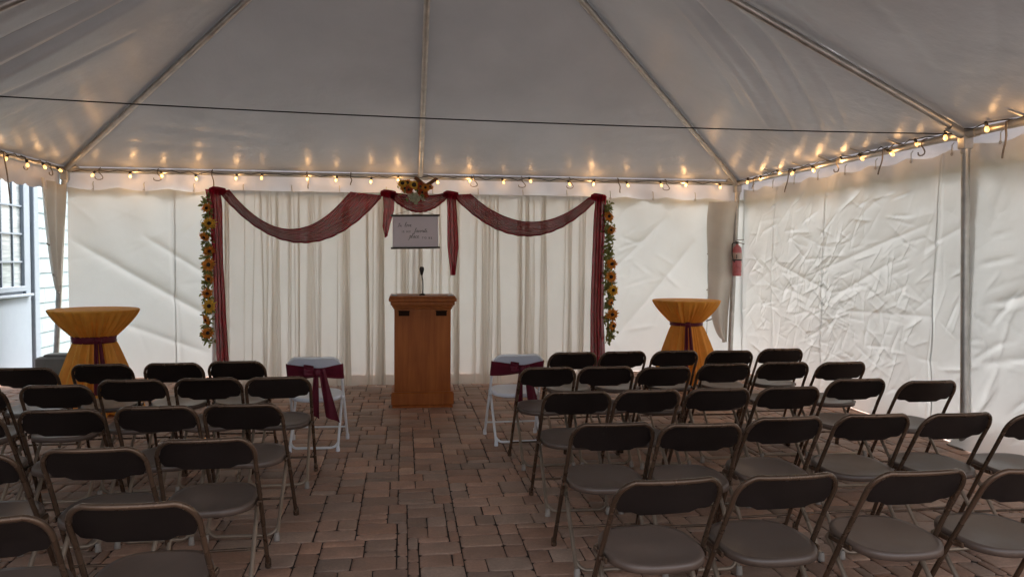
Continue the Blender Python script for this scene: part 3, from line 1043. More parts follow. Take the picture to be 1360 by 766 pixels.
def light_run(A, B, n_, label, inward, drop=0.075, jig=0.5, seed=0):
    global bulb_me, socket_me
    rg = random.Random(seed)
    A, B, inward = Vector(A), Vector(B), Vector(inward)
    root = empty('string_lights', (A + B) / 2)
    tag(root, label, 'string lights', 'string lights along the eave beams')
    inv = Matrix.Translation(-(A + B) / 2)
    pts = []
    spots = []
    for k in range(n_ + 1):
        t0 = k / n_
        p = A + (B - A) * t0 + inward * 0.045 + Vector((0, 0, -0.01 + rg.uniform(-0.01, 0.02)))
        pts.append(p)
        if k < n_:
            jit = rg.uniform(-0.2, 0.2)
            for q in (0.25, 0.5, 0.75):
                t = (k + q + (jit if q == 0.5 else 0)) / n_
                sagz = -0.05 * math.sin(q * math.pi) * rg.uniform(0.6, 1.2)
                pm = A + (B - A) * t + inward * (0.05 + rg.uniform(-0.02, 0.02)) + Vector((0, 0, sagz * rg.uniform(0.1, 1.2) + 0.034))
                pts.append(pm)
                if q == 0.5:
                    spots.append(pm)
    m_ = MB()
    m_.tube(pts, 0.0045, 6)
    o = m_.build('wire', 'rope', root)
    o.matrix_parent_inverse = inv
    for p in spots:
        tilt = Matrix.Rotation(rg.uniform(-jig, jig), 3, 'X') @ Matrix.Rotation(rg.uniform(-jig, jig), 3, 'Y')
        if bulb_me is None:
            mm = MB()
            mm.lathe([(0.001, -0.083), (0.008, -0.081), (0.015, -0.073), (0.0185, -0.062), (0.017, -0.052), (0.013, -0.040), (0.011, -0.032)], 12)
            ob = mm.build('bulb', 'bulb', root)
            bulb_me = ob.data
            mm = MB()
            mm.lathe([(0.011, -0.034), (0.0145, -0.03), (0.0145, 0.004), (0.006, 0.01), (0.001, 0.011)], 10)
            os_ = mm.build('socket', 'black', ob)
            socket_me = os_.data
        else:
            ob = bpy.data.objects.new('bulb', bulb_me)
            C.objects.link(ob)
            ob.parent = root
            os_ = bpy.data.objects.new('socket', socket_me)
            C.objects.link(os_)
            os_.parent = ob
        ob.location = p - (A + B) / 2
        ob.rotation_euler = tilt.to_euler()
        ld = bpy.data.lights.new('bulb_light', 'POINT')
        ld.energy = BULB_W * rg.choice((0.35, 0.7, 0.9, 1.2, 2.0))
        ld.color = (1, 0.55, 0.22)
        ld.shadow_soft_size = 0.022
        lo = bpy.data.objects.new('bulb_light', ld)
        C.objects.link(lo)
        lo.location = p + inward * 0.05 + (tilt @ Vector((0, 0, -0.07)))


light_run((XL + 0.1, YB, HE - 0.01), (XR - 0.1, YB, HE - 0.01), 20, 'row of lit amber bulbs along the back eave beam', (0, -1, 0), seed=1)
light_run((XR, YB - 0.15, HE + 0.02), (XR, 4.2, HE + 0.02), 14, 'row of lit amber bulbs along the right eave beam', (-1, 0, 0), seed=2, jig=0.9)
light_run((XL, YB - 0.1, HE), (XL, 8.3, HE), 6, 'short row of lit amber bulbs along the left eave beam', (1, 0, 0), seed=3, jig=0.7)

# ------------------------------------------------------------------ backdrop frame and curtains
YD = 10.05
bd = empty('backdrop_stand', (0.1, YD, 0))
tag(bd, 'white pipe and drape stand carrying the curtains behind the lectern', 'backdrop stand')
BI = Matrix.Translation((-0.1, -YD, 0))
for x in (-2.33, 0.12, 2.54):
    m_ = MB()
    m_.tube([(x, YD + 0.05, 0.02), (x, YD + 0.05, 2.40)], 0.024, 12)
    o = m_.build('upright', 'white_tube', bd)
    o.matrix_parent_inverse = BI
    m_ = MB()
    m_.box((x, YD + 0.08, 0.008), (0.42, 0.38, 0.012), 0.004)
    o = m_.build('base_plate', 'white_tube', bd)
    o.matrix_parent_inverse = BI
m_ = MB()
m_.tube([(-2.36, YD + 0.02, 2.405), (2.56, YD + 0.02, 2.405)], 0.02, 12)
o = m_.build('crossbar', 'white_tube', bd)
o.matrix_parent_inverse = BI


def curtain(x0, x1, label, seed):
    """gathered voile: a run of Z-folds, each laying three thicknesses over one another"""
    rg = np.random.default_rng(seed)
    L = x1 - x0
    nf = int(L * 18)
    cen = np.sort(rg.uniform(0.01, L - 0.01, nf))
    wt = rg.uniform(0.008, 0.034, nf)
    wb = np.clip(rg.gamma(1.5, 0.023, nf), 0.008, 0.13)
    drift = rg.normal(0, 0.03, nf)
    xt, xb, yy = [0.0], [0.0], [0.0]
    for c, a, b_, d in zip(cen, wt, wb, drift):
        cb = c + d
        dep = rg.uniform(0.4, 1.0)
        for f_, h_ in ((1, 0.0), (-1, 1.0), (1, 0.0)):
            pass
        xt += [c + a / 2, c + a * 0.62, c - a * 0.62, c - a / 2]
        xb += [cb + b_ / 2, cb + b_ * 0.58, cb - b_ * 0.58, cb - b_ / 2]
        yy += [0.2 * dep, dep, -dep, -0.2 * dep]
    xt.append(L)
    xb.append(L)
    yy.append(0)
    k = np.arange(len(xt))
    kk = np.linspace(0, len(xt) - 1, (len(xt) - 1) * 4 + 1)
    ker = np.array([1, 2, 1]) / 4.0

    def sm(a):
        a = np.interp(kk, k, np.array(a))
        b_ = np.convolve(np.pad(a, 1, mode='edge'), ker, 'valid')
        return np.convolve(np.pad(b_, 1, mode='edge'), ker, 'valid')

    xt, xb, yy = sm(xt), sm(xb), sm(yy)
    nv = 44
    t = np.linspace(0, 1, nv)[None, :]                 # 0 bottom, 1 top
    mixv = (1 - t) ** 0.8
    X = x0 + xt[:, None] * (1 - mixv) + xb[:, None] * mixv
    s = X - x0
    X = X + 0.02 * (1 - t) * t * 2 * smooth_noise(s, t * 1.5 + 0 * s, 2.5, seed + 1, 2)
    d = yy[:, None] * (0.009 + 0.020 * (1 - t)) + 0.04 * (1 - t) * smooth_noise(s, 0.3 * t + 0 * s, 11, seed + 2, 2) + 0.008 * smooth_noise(s, 0.2 * t + 0 * s, 40, seed + 3, 2)
    Z = 0.012 + 0.02 * np.abs(smooth_noise(s, s * 0, 8, seed + 7, 2)) + t * 2.40
    Y = YD - 0.05 - d - 0.6 * np.clip(0.12 - t, 0, 1) ** 2 * 6
    m_ = MB()
    m_.grid(np.stack([X, Y, Z], -1))
    return tag(m_.build('sheer_curtain', 'sheer'), label, 'curtain', 'white sheer backdrop curtains')


curtain(-2.28, -0.02, 'sheer white gathered curtain left of the lectern under the long swag', 5)
curtain(-0.06, 0.68, 'narrow sheer white curtain directly behind the lectern and hanging sign', 6)
curtain(0.60, 2.50, 'sheer white gathered curtain right of the lectern behind the white chair', 7)

# ------------------------------------------------------------------ burgundy drape
swag = empty('draped_scarf', (0.1, YD - 0.1, 2.4))
tag(swag, 'burgundy chiffon scarf swagged along the top and down both sides of the white curtains', 'drape')
SI = Matrix.Translation((-0.1, -YD + 0.1, -2.4))
YS = YD - 0.12


def bez(p0, p1, sag, skew, t):
    x = p0[0] + (p1[0] - p0[0]) * t
    tt = np.clip(t, 0, 1) ** skew
    z_ = p0[1] + (p1[1] - p0[1]) * t - sag * (1 - np.abs(2 * tt - 1) ** 2.0)
    return x, z_


def swag_mesh(tA, tB, tsag, bA, bB, bsag, seed, nf=9, skew=1.0):
    nu, nv = 90, 70
    t = np.linspace(0, 1, nu)[:, None] * np.ones((1, nv))
    q = np.linspace(0, 1, nv)[None, :] * np.ones((nu, 1))
    xt, zt = bez(tA, tB, tsag, skew, t)
    xb, zb = bez(bA, bB, bsag, skew, t)
    wob = 0.05 * smooth_noise(t * 3, q * 2, 2.0, seed, 2)
    qq = q + wob * np.sin(math.pi * q)
    X = xt + (xb - xt) * qq
    Z = zt + (zb - zt) * qq
    mid = np.sin(math.pi * t)
    d = (0.012 + 0.016 * mid) * np.sin(q * nf * 2 * math.pi + 1.5 * smooth_noise(t * 2, q * 3, 1.5, seed + 1, 2))
    d += 0.006 * np.sin(q * nf * 4.7 * math.pi + 3 * smooth_noise(t * 3, q, 2.5, seed + 2, 2))
    d += 0.05 * mid * np.sin(math.pi * q)
    m_ = MB()
    m_.grid(np.stack([X, YS - 0.02 - d, Z], -1))
    # rolled lower hem
    hem = [Vector((X[i, -1], YS - 0.02 - d[i, -1], Z[i, -1] + 0.004 * math.sin(i * 0.9))) for i in range(0, nu, 2)]
    m_.tube(hem, 0.009, 6)
    hem = [Vector((X[i, 0], YS - 0.02 - d[i, 0], Z[i, 0])) for i in range(0, nu, 2)]
    m_.tube(hem, 0.006, 6)
    o = m_.build('swag', 'burgundy', swag)
    o.matrix_parent_inverse = SI


swag_mesh((-2.10, 2.42), (-0.66, 2.42), 0.47, (-2.22, 2.40), (-0.27, 2.38), 0.60, 3, 8)
swag_mesh((-0.17, 2.43), (0.53, 2.43), 0.05, (-0.19, 2.39), (0.55, 2.39), 0.205, 4, 5)
swag_mesh((0.82, 2.42), (2.36, 2.41), 0.34, (0.60, 2.40), (2.44, 2.36), 0.48, 5, 8)


def strip(path, widths, folds, seed, name, amp=0.03):
    """path: list (x,z); widths same length"""
    pa = np.array(path, float)
    k = np.linspace(0, len(pa) - 1, 60)
    px = np.interp(k, range(len(pa)), pa[:, 0])
    pz = np.interp(k, range(len(pa)), pa[:, 1])
    pw = np.interp(k, range(len(pa)), np.array(widths, float))
    nv = 56
    q = np.linspace(-0.5, 0.5, nv)[None, :] * np.ones((60, 1))
    tt = (k / (len(pa) - 1))[:, None] * np.ones((1, nv))
    ph = q * folds * 2 * math.pi + 1.2 * smooth_noise(q * 2, tt * 2, 3, seed, 2)
    X = px[:, None] + q * pw[:, None] + 0.012 * np.cos(ph)
    Y = YS - 0.05 - amp * np.sin(ph) - 0.02 * smooth_noise(q, tt * 3, 4, seed + 1, 2)
    Z = pz[:, None] - 0.03 * np.abs(np.sin(ph * 0.5)) * (tt > 0.97) + 0 * q
    m_ = MB()
    m_.grid(np.stack([X, Y, Z], -1))
    o = m_.build(name, 'burgundy', swag)
    o.matrix_parent_inverse = SI


strip([(-2.27, 2.42), (-2.24, 2.2), (-2.21, 1.5), (-2.19, 0.9), (-2.16, 0.12)], [0.17, 0.15, 0.12, 0.13, 0.15], 3, 11, 'side_drop')
strip([(2.50, 2.42), (2.48, 2.2), (2.46, 1.6), (2.45, 0.9), (2.47, 0.12)], [0.14, 0.15, 0.15, 0.18, 0.20], 4, 12, 'side_drop', 0.04)
strip([(-0.20, 2.42), (-0.20, 2.2), (-0.235, 2.0), (-0.225, 1.89)], [0.15, 0.13, 0.09, 0.02], 2, 13, 'tail')
strip([(0.585, 2.42), (0.60, 2.1), (0.615, 1.75), (0.61, 1.42)], [0.10, 0.12, 0.14, 0.05], 3, 14, 'tail')
for x in (-2.25, -0.2, 0.58, 2.49):
    m_ = MB()
    R = Matrix.Rotation(rad(90), 3, 'Y')
    m_.lathe([(0.001, -0.10), (0.03, -0.095), (0.048, -0.05), (0.05, 0.0), (0.047, 0.05), (0.03, 0.095), (0.001, 0.10)], 18, (x, YS + 0.06, 2.41), R,
             fn=lambda r, z_, a, i: r * (1 + 0.13 * math.sin(a * 3 + z_ * 30)))
    o = m_.build('knot', 'burgundy', swag)
    o.matrix_parent_inverse = SI


# ------------------------------------------------------------------ flowers
def petal_ring(mb, c, nrm, r0, r1, n_, wid, tilt, rg):
    nrm = nrm.normalized()
    a = nrm.orthogonal().normalized()
    b_ = nrm.cross(a)
    for k in range(n_):
        th = 2 * math.pi * (k + rg.uniform(-0.2, 0.2)) / n_
        d = a * math.cos(th) + b_ * math.sin(th)
        s_ = nrm.cross(d)
        rr = r1 * rg.uniform(0.8, 1.12)
        lift = tilt * rg.uniform(0.4, 1.4)
        p = [c + d * r0, c + d * (r0 + (rr - r0) * 0.45) + s_ * wid + nrm * lift * 0.5, c + d * rr + nrm * (lift * 0.3 - 0.006),
             c + d * (r0 + (rr - r0) * 0.45) - s_ * wid + nrm * lift * 0.5, c + d * (r0 + (rr - r0) * 0.5) + nrm * (lift * 0.5 + 0.006)]
        mb.add(p, [(0, 1, 4), (1, 2, 4), (2, 3, 4), (3, 0, 4)], True)


def flower(c, nrm, r, mat, rg, parent, inv, name='sunflower', centre=0.30):
    c, nrm = Vector(c), Vector(nrm).normalized()
    m_ = MB()
    petal_ring(m_, c, nrm, r * 0.22, r * 1.16, 15, r * 0.2, 0.012, rg)
    petal_ring(m_, c + nrm * 0.006, nrm, r * 0.22, r * 0.85, 13, r * 0.19, 0.018, rg)
    o = m_.build(name, mat, parent)
    o.matrix_parent_inverse = inv
    R = nrm.to_track_quat('Z', 'Y').to_matrix()
    m2 = MB()
    m2.lathe([(r * centre, 0.0), (r * centre * 0.95, 0.012), (r * centre * 0.6, 0.019), (0.001, 0.017)], 12, c + nrm * 0.004, R)
    o2 = m2.build('flower_centre', 'seed', o)


def leaves(mb, c, n_, spread, size, rg, face=Vector((0, -1, 0))):
    for k in range(n_):
        p = Vector(c) + Vector((rg.gauss(0, spread[0]), rg.gauss(0, spread[1]), rg.gauss(0, spread[2])))
        d = Vector((rg.gauss(0, 1), rg.gauss(0, 0.5) - 0.2, rg.gauss(-0.2, 1))).normalized()
        n2 = (face + Vector((rg.gauss(0, 0.6), rg.gauss(0, 0.6), rg.gauss(0, 0.6)))).normalized()
        s_ = d.cross(n2)
        if s_.length < 0.05:
            continue
        s_.normalize()
        L = size * rg.uniform(0.6, 1.3)
        mb.add([p, p + d * L * 0.35 + s_ * L * 0.24, p + d * L * 0.75 + s_ * L * 0.17, p + d * L, p + d * L * 0.75 - s_ * L * 0.17, p + d * L * 0.35 - s_ * L * 0.24,
                p + d * L * 0.5 + n2 * L * 0.08], [(0, 1, 6), (1, 2, 6), (2, 3, 6), (3, 4, 6), (4, 5, 6), (5, 0, 6)], True)


def garland(xt, xb, zs, label, seed, dense):
    rg = random.Random(seed)
    root = empty('sunflower_garland', (xt, YS, 2.3))
    tag(root, label, 'garland', 'sunflower garlands on the backdrop')
    inv = Matrix.Translation((-xt, -YS, -2.3))
    m_ = MB()
    z0, z1 = 2.33, 0.56
    m_.tube([(xt + (xb - xt) * t + 0.012 * math.sin(t * 20), YS - 0.02, z0 + (z1 - z0) * t) for t in np.linspace(0, 1, 40)], 0.004, 6)
    k = 0
    for i in range(64):
        t = (i + rg.random()) / 64
        leaves(m_, (xt + (xb - xt) * t, YS - 0.03, z0 + (z1 - z0) * t), dense, (0.025, 0.022, 0.02), 0.058, rg)
    o = m_.build('foliage', 'leaf', root)
    o.matrix_parent_inverse = inv
    for i, (z_, dx, r, front) in enumerate(zs):
        t = (z0 - z_) / (z0 - z1)
        nrm = Vector((rg.uniform(-0.25, 0.25), -1, rg.uniform(-0.2, 0.2))) if front else Vector((rg.uniform(-0.8, 0.8), -0.7, rg.uniform(-0.7, 0.3)))
        flower((xt + (xb - xt) * t + dx, YS - 0.085 - rg.uniform(0, 0.02), z_), nrm, r, 'petal_gold' if (front and rg.random() < 0.7) else 'petal_orange', rg, root, inv)


def zy(y):
    return 2.277 - (y - 268) * (2.277 - 0.53) / 190


garland(-2.345, -2.36, [(zy(y), dx, r, f) for y, dx, r, f in ((277, 0.0, 0.06, 0), (297, 0.035, 0.078, 1), (315, -0.02, 0.07, 0), (333, 0.03, 0.07, 0), (351, 0.03, 0.085, 1), (369, 0.03, 0.07, 0), (388, 0.01, 0.072, 0), (405, 0.035, 0.085, 1), (423, 0.0, 0.07, 0), (440, 0.015, 0.075, 0))],
        'thick sunflower garland hanging at the left edge of the curtains', 31, 9)


def zy2(y):
    return 2.286 - (y - 275) * (2.286 - 0.616) / 170


garland(2.59, 2.645, [(zy2(y), dx, r, f) for y, dx, r, f in ((288, 0.0, 0.065, 0), (306, 0.03, 0.06, 0), (350, 0.025, 0.075, 1), (367, 0.01, 0.08, 1), (384, 0.035, 0.075, 1), (400, 0.0, 0.05, 0), (416, 0.02, 0.08, 1), (431, 0.025, 0.065, 0))],
        'leafier sunflower garland hanging at the right edge of the curtains', 37, 11)

# bouquet at the top centre
rg = random.Random(8)
bq = empty('flower_bouquet', (0.14, YS, 2.42))
tag(bq, 'autumn bouquet with cinnamon sticks fixed above the hanging sign', 'bouquet')
QI = Matrix.Translation((-0.14, -YS, -2.42))


def bpx(x, y):      # positions read off a close-up of the bouquet: 107.5 units to the decimetre
    return (0.14 + (x - 450) / 1390, 2.44 - (y - 330) / 1390)


for (x, y, r, mt, dy, ce) in ((225, 215, 0.062, 'petal_gold', 0.02, 0.42), (310, 200, 0.05, 'petal_orange', 0.0, 0.42), (415, 235, 0.062, 'petal_gold', 0.03, 0.5), (530, 260, 0.055, 'petal_red', 0.02, 0.3),
                          (610, 280, 0.055, 'petal_orange', 0.03, 0.3), (330, 320, 0.06, 'petal_red', 0.03, 0.25), (260, 300, 0.055, 'petal_orange', 0.01, 0.3), (560, 360, 0.06, 'petal_red', 0.02, 0.25), (690, 260, 0.045, 'petal_orange', 0.0, 0.3), (610, 390, 0.045, 'petal_red', 0.0, 0.25)):
    bx, bz = bpx(x, y)
    flower((bx, YS - 0.10 - dy, bz), (rg.uniform(-0.3, 0.3), -1, rg.uniform(-0.1, 0.5)), r, mt, rg, bq, QI, 'autumn_flower', ce)
m_ = MB()
for k in range(46):
    bx, bz = bpx(430 + rg.gauss(0, 62), 470 + rg.gauss(0, 55))
    petal_ring(m_, Vector((bx, YS - 0.11 - rg.uniform(0, 0.04), bz)), Vector((rg.gauss(0, 0.5), -1, rg.gauss(0, 0.5))), 0.003, 0.026, 5, 0.011, 0.006, rg)
o = m_.build('hydrangea', 'hydrangea', bq)
o.matrix_parent_inverse = QI
m_ = MB()
leaves(m_, (0.11, YS - 0.08, 2.47), 50, (0.10, 0.02, 0.035), 0.07, rg)
leaves(m_, (0.14, YS - 0.08, 2.36), 20, (0.06, 0.02, 0.04), 0.06, rg)
o = m_.build('foliage', 'leaf', bq)
o.matrix_parent_inverse = QI
for (x0_, y0_, x1_, y1_) in ((430, 105, 640, 260), (805, 120, 600, 260)):
    p0 = Vector((bpx(x0_, y0_)[0], YS - 0.10, bpx(x0_, y0_)[1]))
    p1 = Vector((bpx(x1_, y1_)[0], YS - 0.10, bpx(x1_, y1_)[1]))
    m_ = MB()
    dd = (p1 - p0).normalized()
    sd_ = dd.cross(Vector((0, 1, 0)))
    for o_ in (-0.011, 0.011):
        m_.tube([p0 + sd_ * o_, p1 + sd_ * o_], 0.012, 10)
    o = m_.build('cinnamon_stick', 'cinnamon', bq)
    o.matrix_parent_inverse = QI

# ------------------------------------------------------------------ hanging sign
sg = empty('hanging_sign', (0.137, YS, 1.93))
tag(sg, 'grey scroll sign with script lettering hanging above the lectern', 'sign')
GI = Matrix.Translation((-0.137, -YS, -1.93))
YG = YS - 0.10
SX0, SX1, SZ0, SZ1 = -0.155, 0.428, 1.735, 2.135
u = np.linspace(0, 1, 30)[:, None] * np.ones((1, 20))
v = np.linspace(0, 1, 20)[None, :] * np.ones((30, 1))
tilt = -0.012
P = np.stack([SX0 + 0.012 + u * (SX1 - SX0 - 0.024), YG - 0.004 * np.sin(u * 3.1) * np.sin(v * 3.1), SZ0 + v * (SZ1 - SZ0) + tilt * (u - 0.5)], -1)
m_ = MB()
m_.grid(P)
o = m_.build('paper', 'paper', sg, 0.0015)
o.matrix_parent_inverse = GI
for zz in (SZ1, SZ0):
    m_ = MB()
    m_.box(((SX0 + SX1) / 2, YG, zz), (SX1 - SX0 + 0.02, 0.018, 0.024), 0.004, Matrix.Rotation(-tilt / 0.58 * -1, 3, 'Y'))
    o = m_.build('rail', 'dark_wood', sg)
    o.matrix_parent_inverse = GI
m_ = MB()
m_.tube([(SX0 + 0.05, YG, SZ1 + 0.012), (0.14, YG + 0.01, SZ1 + 0.085), (SX1 - 0.05, YG, SZ1 + 0.012)], 0.0025, 5)
o = m_.build('string', 'dark_wood', sg)
o.matrix_parent_inverse = GI

# script strokes on a unit grid (x right, y up, x-height 1)
GL = {
    'I': (1.1, [[(0.0, 1.7), (0.35, 2.0), (0.8, 2.0), (1.2, 1.9)], [(0.7, 2.0), (0.5, 1.0), (0.3, 0.1), (0.0, -0.1), (-0.25, 0.1)]]),
    'n': (1.2, [[(0, 1), (0.12, 0.0), (0.3, 0.75), (0.55, 1.0), (0.72, 0.8), (0.72, 0.2), (0.85, 0.0), (1.2, 0.3)]]),
    'l': (0.7, [[(0, 0.2), (0.45, 1.6), (0.55, 2.1), (0.35, 2.2), (0.12, 1.4), (0.02, 0.2), (0.2, 0.0), (0.7, 0.3)]]),
    'o': (1.0, [[(0.45, 1.0), (0.1, 0.7), (0.05, 0.2), (0.35, 0.0), (0.7, 0.3), (0.7, 0.8), (0.45, 1.0), (0.6, 0.75), (1.0, 0.85)]]),
    'v': (0.9, [[(0, 0.85), (0.15, 0.9), (0.3, 0.0), (0.6, 0.6), (0.65, 1.0), (0.9, 0.85)]]),
    'e': (0.9, [[(0, 0.3), (0.45, 0.6), (0.5, 0.95), (0.28, 1.0), (0.1, 0.5), (0.25, 0.05), (0.55, 0.05), (0.9, 0.3)]]),
    'f': (0.8, [[(0, 0.2), (0.5, 1.5), (0.62, 2.1), (0.42, 2.2), (0.2, 1.2), (0.05, -0.3), (-0.12, -1.0), (-0.02, -0.9), (0.2, 0.0), (0.8, 0.4)]]),
    'a': (1.05, [[(0.7, 0.9), (0.35, 1.0), (0.05, 0.5), (0.2, 0.0), (0.55, 0.4), (0.72, 1.0), (0.7, 0.2), (0.8, 0.0), (1.05, 0.3)]]),
    'r': (0.8, [[(0, 0.3), (0.25, 1.1), (0.35, 0.9), (0.6, 0.95), (0.5, 0.3), (0.6, 0.0), (0.8, 0.3)]]),
    'i': (0.55, [[(0, 0.3), (0.2, 1.0), (0.15, 0.2), (0.3, 0.0), (0.55, 0.3)], [(0.24, 1.45), (0.28, 1.52)]]),
    't': (0.7, [[(0, 0.3), (0.4, 1.9), (0.2, 0.4), (0.3, 0.0), (0.7, 0.3)], [(-0.1, 1.5), (0.5, 1.6), (1.1, 1.75)]]),
    'p': (1.0, [[(0, 0.6), (0.3, 1.2), (0.1, 0.0), (-0.2, -1.1)], [(0.1, 0.1), (0.3, 0.9), (0.65, 1.0), (0.7, 0.5), (0.45, 0.05), (0.2, 0.15), (0.6, 0.1), (1.0, 0.3)]]),
    'c': (0.85, [[(0.6, 0.85), (0.4, 1.0), (0.1, 0.6), (0.15, 0.1), (0.45, 0.0), (0.85, 0.3)]]),
    ' ': (0.7, []),
}
tx = MB()


def ribbon(pts, wd):
    P_ = [Vector((p[0], 0, p[1])) for p in pts]
    # smooth
    Q = []
    for i in range(len(P_) - 1):
        p0, p1, p2, p3 = P_[max(i - 1, 0)], P_[i], P_[i + 1], P_[min(i + 2, len(P_) - 1)]
        for k in range(5):
            t = k / 5
            Q.append(0.5 * ((2 * p1) + (p2 - p0) * t + (2 * p0 - 5 * p1 + 4 * p2 - p3) * t * t + (3 * p1 - p0 - 3 * p2 + p3) * t ** 3))
    Q.append(P_[-1])
    vs_, fs_ = [], []
    for i, q in enumerate(Q):
        d = (Q[min(i + 1, len(Q) - 1)] - Q[max(i - 1, 0)]).normalized()
        n_ = Vector((-d.z, 0, d.x)) * wd * (0.75 if d.z > 0 else 1.2)
        for s_ in (-1, 1):
            vs_.append((q.x + s_ * n_.x, YG - 0.0065, q.z + s_ * n_.z))
        if i:
            fs_.append((2 * i - 2, 2 * i - 1, 2 * i + 1, 2 * i))
    tx.add(vs_, fs_, True)


def script(text, x, z_, h, wd=0.0017, track=1.0):
    for ch in text:
        adv, strokes = GL[ch]
        for s_ in strokes:
            ribbon([(x + (a + b_ * 0.18) * h, z_ + b_ * h) for a, b_ in s_], wd)
        x += adv * h * track
    return x


def sxy(px, py):       # pixel of the 13.93x close-up of the sign to metres on the sheet
    return SX0 + (px - 10) / 875 * (SX1 - SX0), SZ1 - (py - 95) / 600 * (SZ1 - SZ0)


x_, z_ = sxy(125, 305)
script('In', x_, z_, 0.020)
x_, z_ = sxy(250, 303)
script('love', x_, z_, 0.024)
x_, z_ = sxy(430, 405)
script('favorite', x_, z_, 0.0235)
x_, z_ = sxy(335, 510)
script('place', x_, z_, 0.0265)


def caps(text, x, z_, size, gap):
    for ch in text:
        if ch != ' ':
            cu = bpy.data.curves.new('t', 'FONT')
            cu.body = ch
            cu.size = size
            ob = bpy.data.objects.new('t', cu)
            C.objects.link(ob)
            bpy.context.view_layer.update()
            me = bpy.data.meshes.new_from_object(ob.evaluated_get(bpy.context.evaluated_depsgraph_get()))
            wdt_ = max(v_.co.x for v_ in me.vertices)
            tx.add([(x + v_.co.x, YG - 0.0065, z_ + v_.co.y) for v_ in me.vertices], [tuple(p_.vertices) for p_ in me.polygons], True)
            bpy.data.objects.remove(ob)
            bpy.data.curves.remove(cu)
            bpy.data.meshes.remove(me)
            x += wdt_ + gap
        else:
            x += size * 0.45
    return x


x_, z_ = sxy(195, 415)
caps('IS MY', x_, z_, 0.034, 0.010)
x_, z_ = sxy(565, 525)
caps('TO BE', x_, z_, 0.034, 0.010)
o = tx.build('lettering', 'ink', sg)
o.matrix_parent_inverse = GI

# ------------------------------------------------------------------ lectern and microphone
LX, LY = 0.197, 8.496
lec = empty('lectern', (LX, LY, 0))
tag(lec, 'orange oak lectern standing on the bricks in front of the curtains', 'lectern')
m_ = MB()
m_.box((0, 0.25, 0.615), (0.605, 0.48, 0.91), 0.006)
m_.build('body', 'oak', lec)
m_ = MB()
m_.box((0, 0.25, 0.098), (0.672, 0.55, 0.148), 0.014)
m_.box((0, 0.25, 0.012), (0.65, 0.52, 0.024))
m_.build('plinth', 'oak', lec)
m_ = MB()
for z0_, z1_, ww in ((1.065, 1.088, 0.63), (1.086, 1.108, 0.652), (1.106, 1.150, 0.684), (1.148, 1.186, 0.724)):
    m_.box((0, 0.25, (z0_ + z1_) / 2), (ww, ww - 0.11, z1_ - z0_), 0.007)
m_.build('crown_moulding', 'oak', lec)
m_ = MB()
m_.box((0, 0.25, 1.196), (0.70, 0.59, 0.018), 0.004)
m_.build('top', 'oak', lec)
for sx in (-1, 1):
    m_ = MB()
    m_.box((sx * 0.20, 0.004, 1.015), (0.115, 0.012, 0.046), 0.004)  # dark plate on the face, its colour standing for the shade in the slot
    m_.box((sx * 0.20, -0.006, 1.044), (0.125, 0.014, 0.010), 0.002)
    m_.build('handle_slot', 'slot', lec)
    m_ = MB()
    m_.box((sx * 0.305, 0.10, 1.212), (0.06, 0.10, 0.014), 0.005)
    m_.build('side_rail', 'steel', lec)
mic = empty('microphone', (LX, LY + 0.2, 1.205))
tag(mic, 'black gooseneck microphone standing on the lectern top', 'microphone')
m_ = MB()
m_.lathe([(0.001, 0), (0.035, 0.0), (0.035, 0.012), (0.012, 0.02), (0.001, 0.02)], 16)
m_.build('base', 'black', mic)
m_ = MB()
m_.tube([(0.004, 0, 0.015), (0.006, 0, 0.08), (0.004, -0.005, 0.16), (-0.004, -0.015, 0.20), (-0.006, -0.025, 0.23)], 0.0065, 8)
m_.build('gooseneck', 'black', mic)
m_ = MB()
m_.lathe([(0.001, -0.045), (0.013, -0.042), (0.017, -0.02), (0.024, 0.005), (0.027, 0.025), (0.022, 0.045), (0.001, 0.052)], 14, (-0.008, -0.03, 0.265), Matrix.Rotation(rad(20), 3, 'X'))
m_.build('head', 'black', mic)


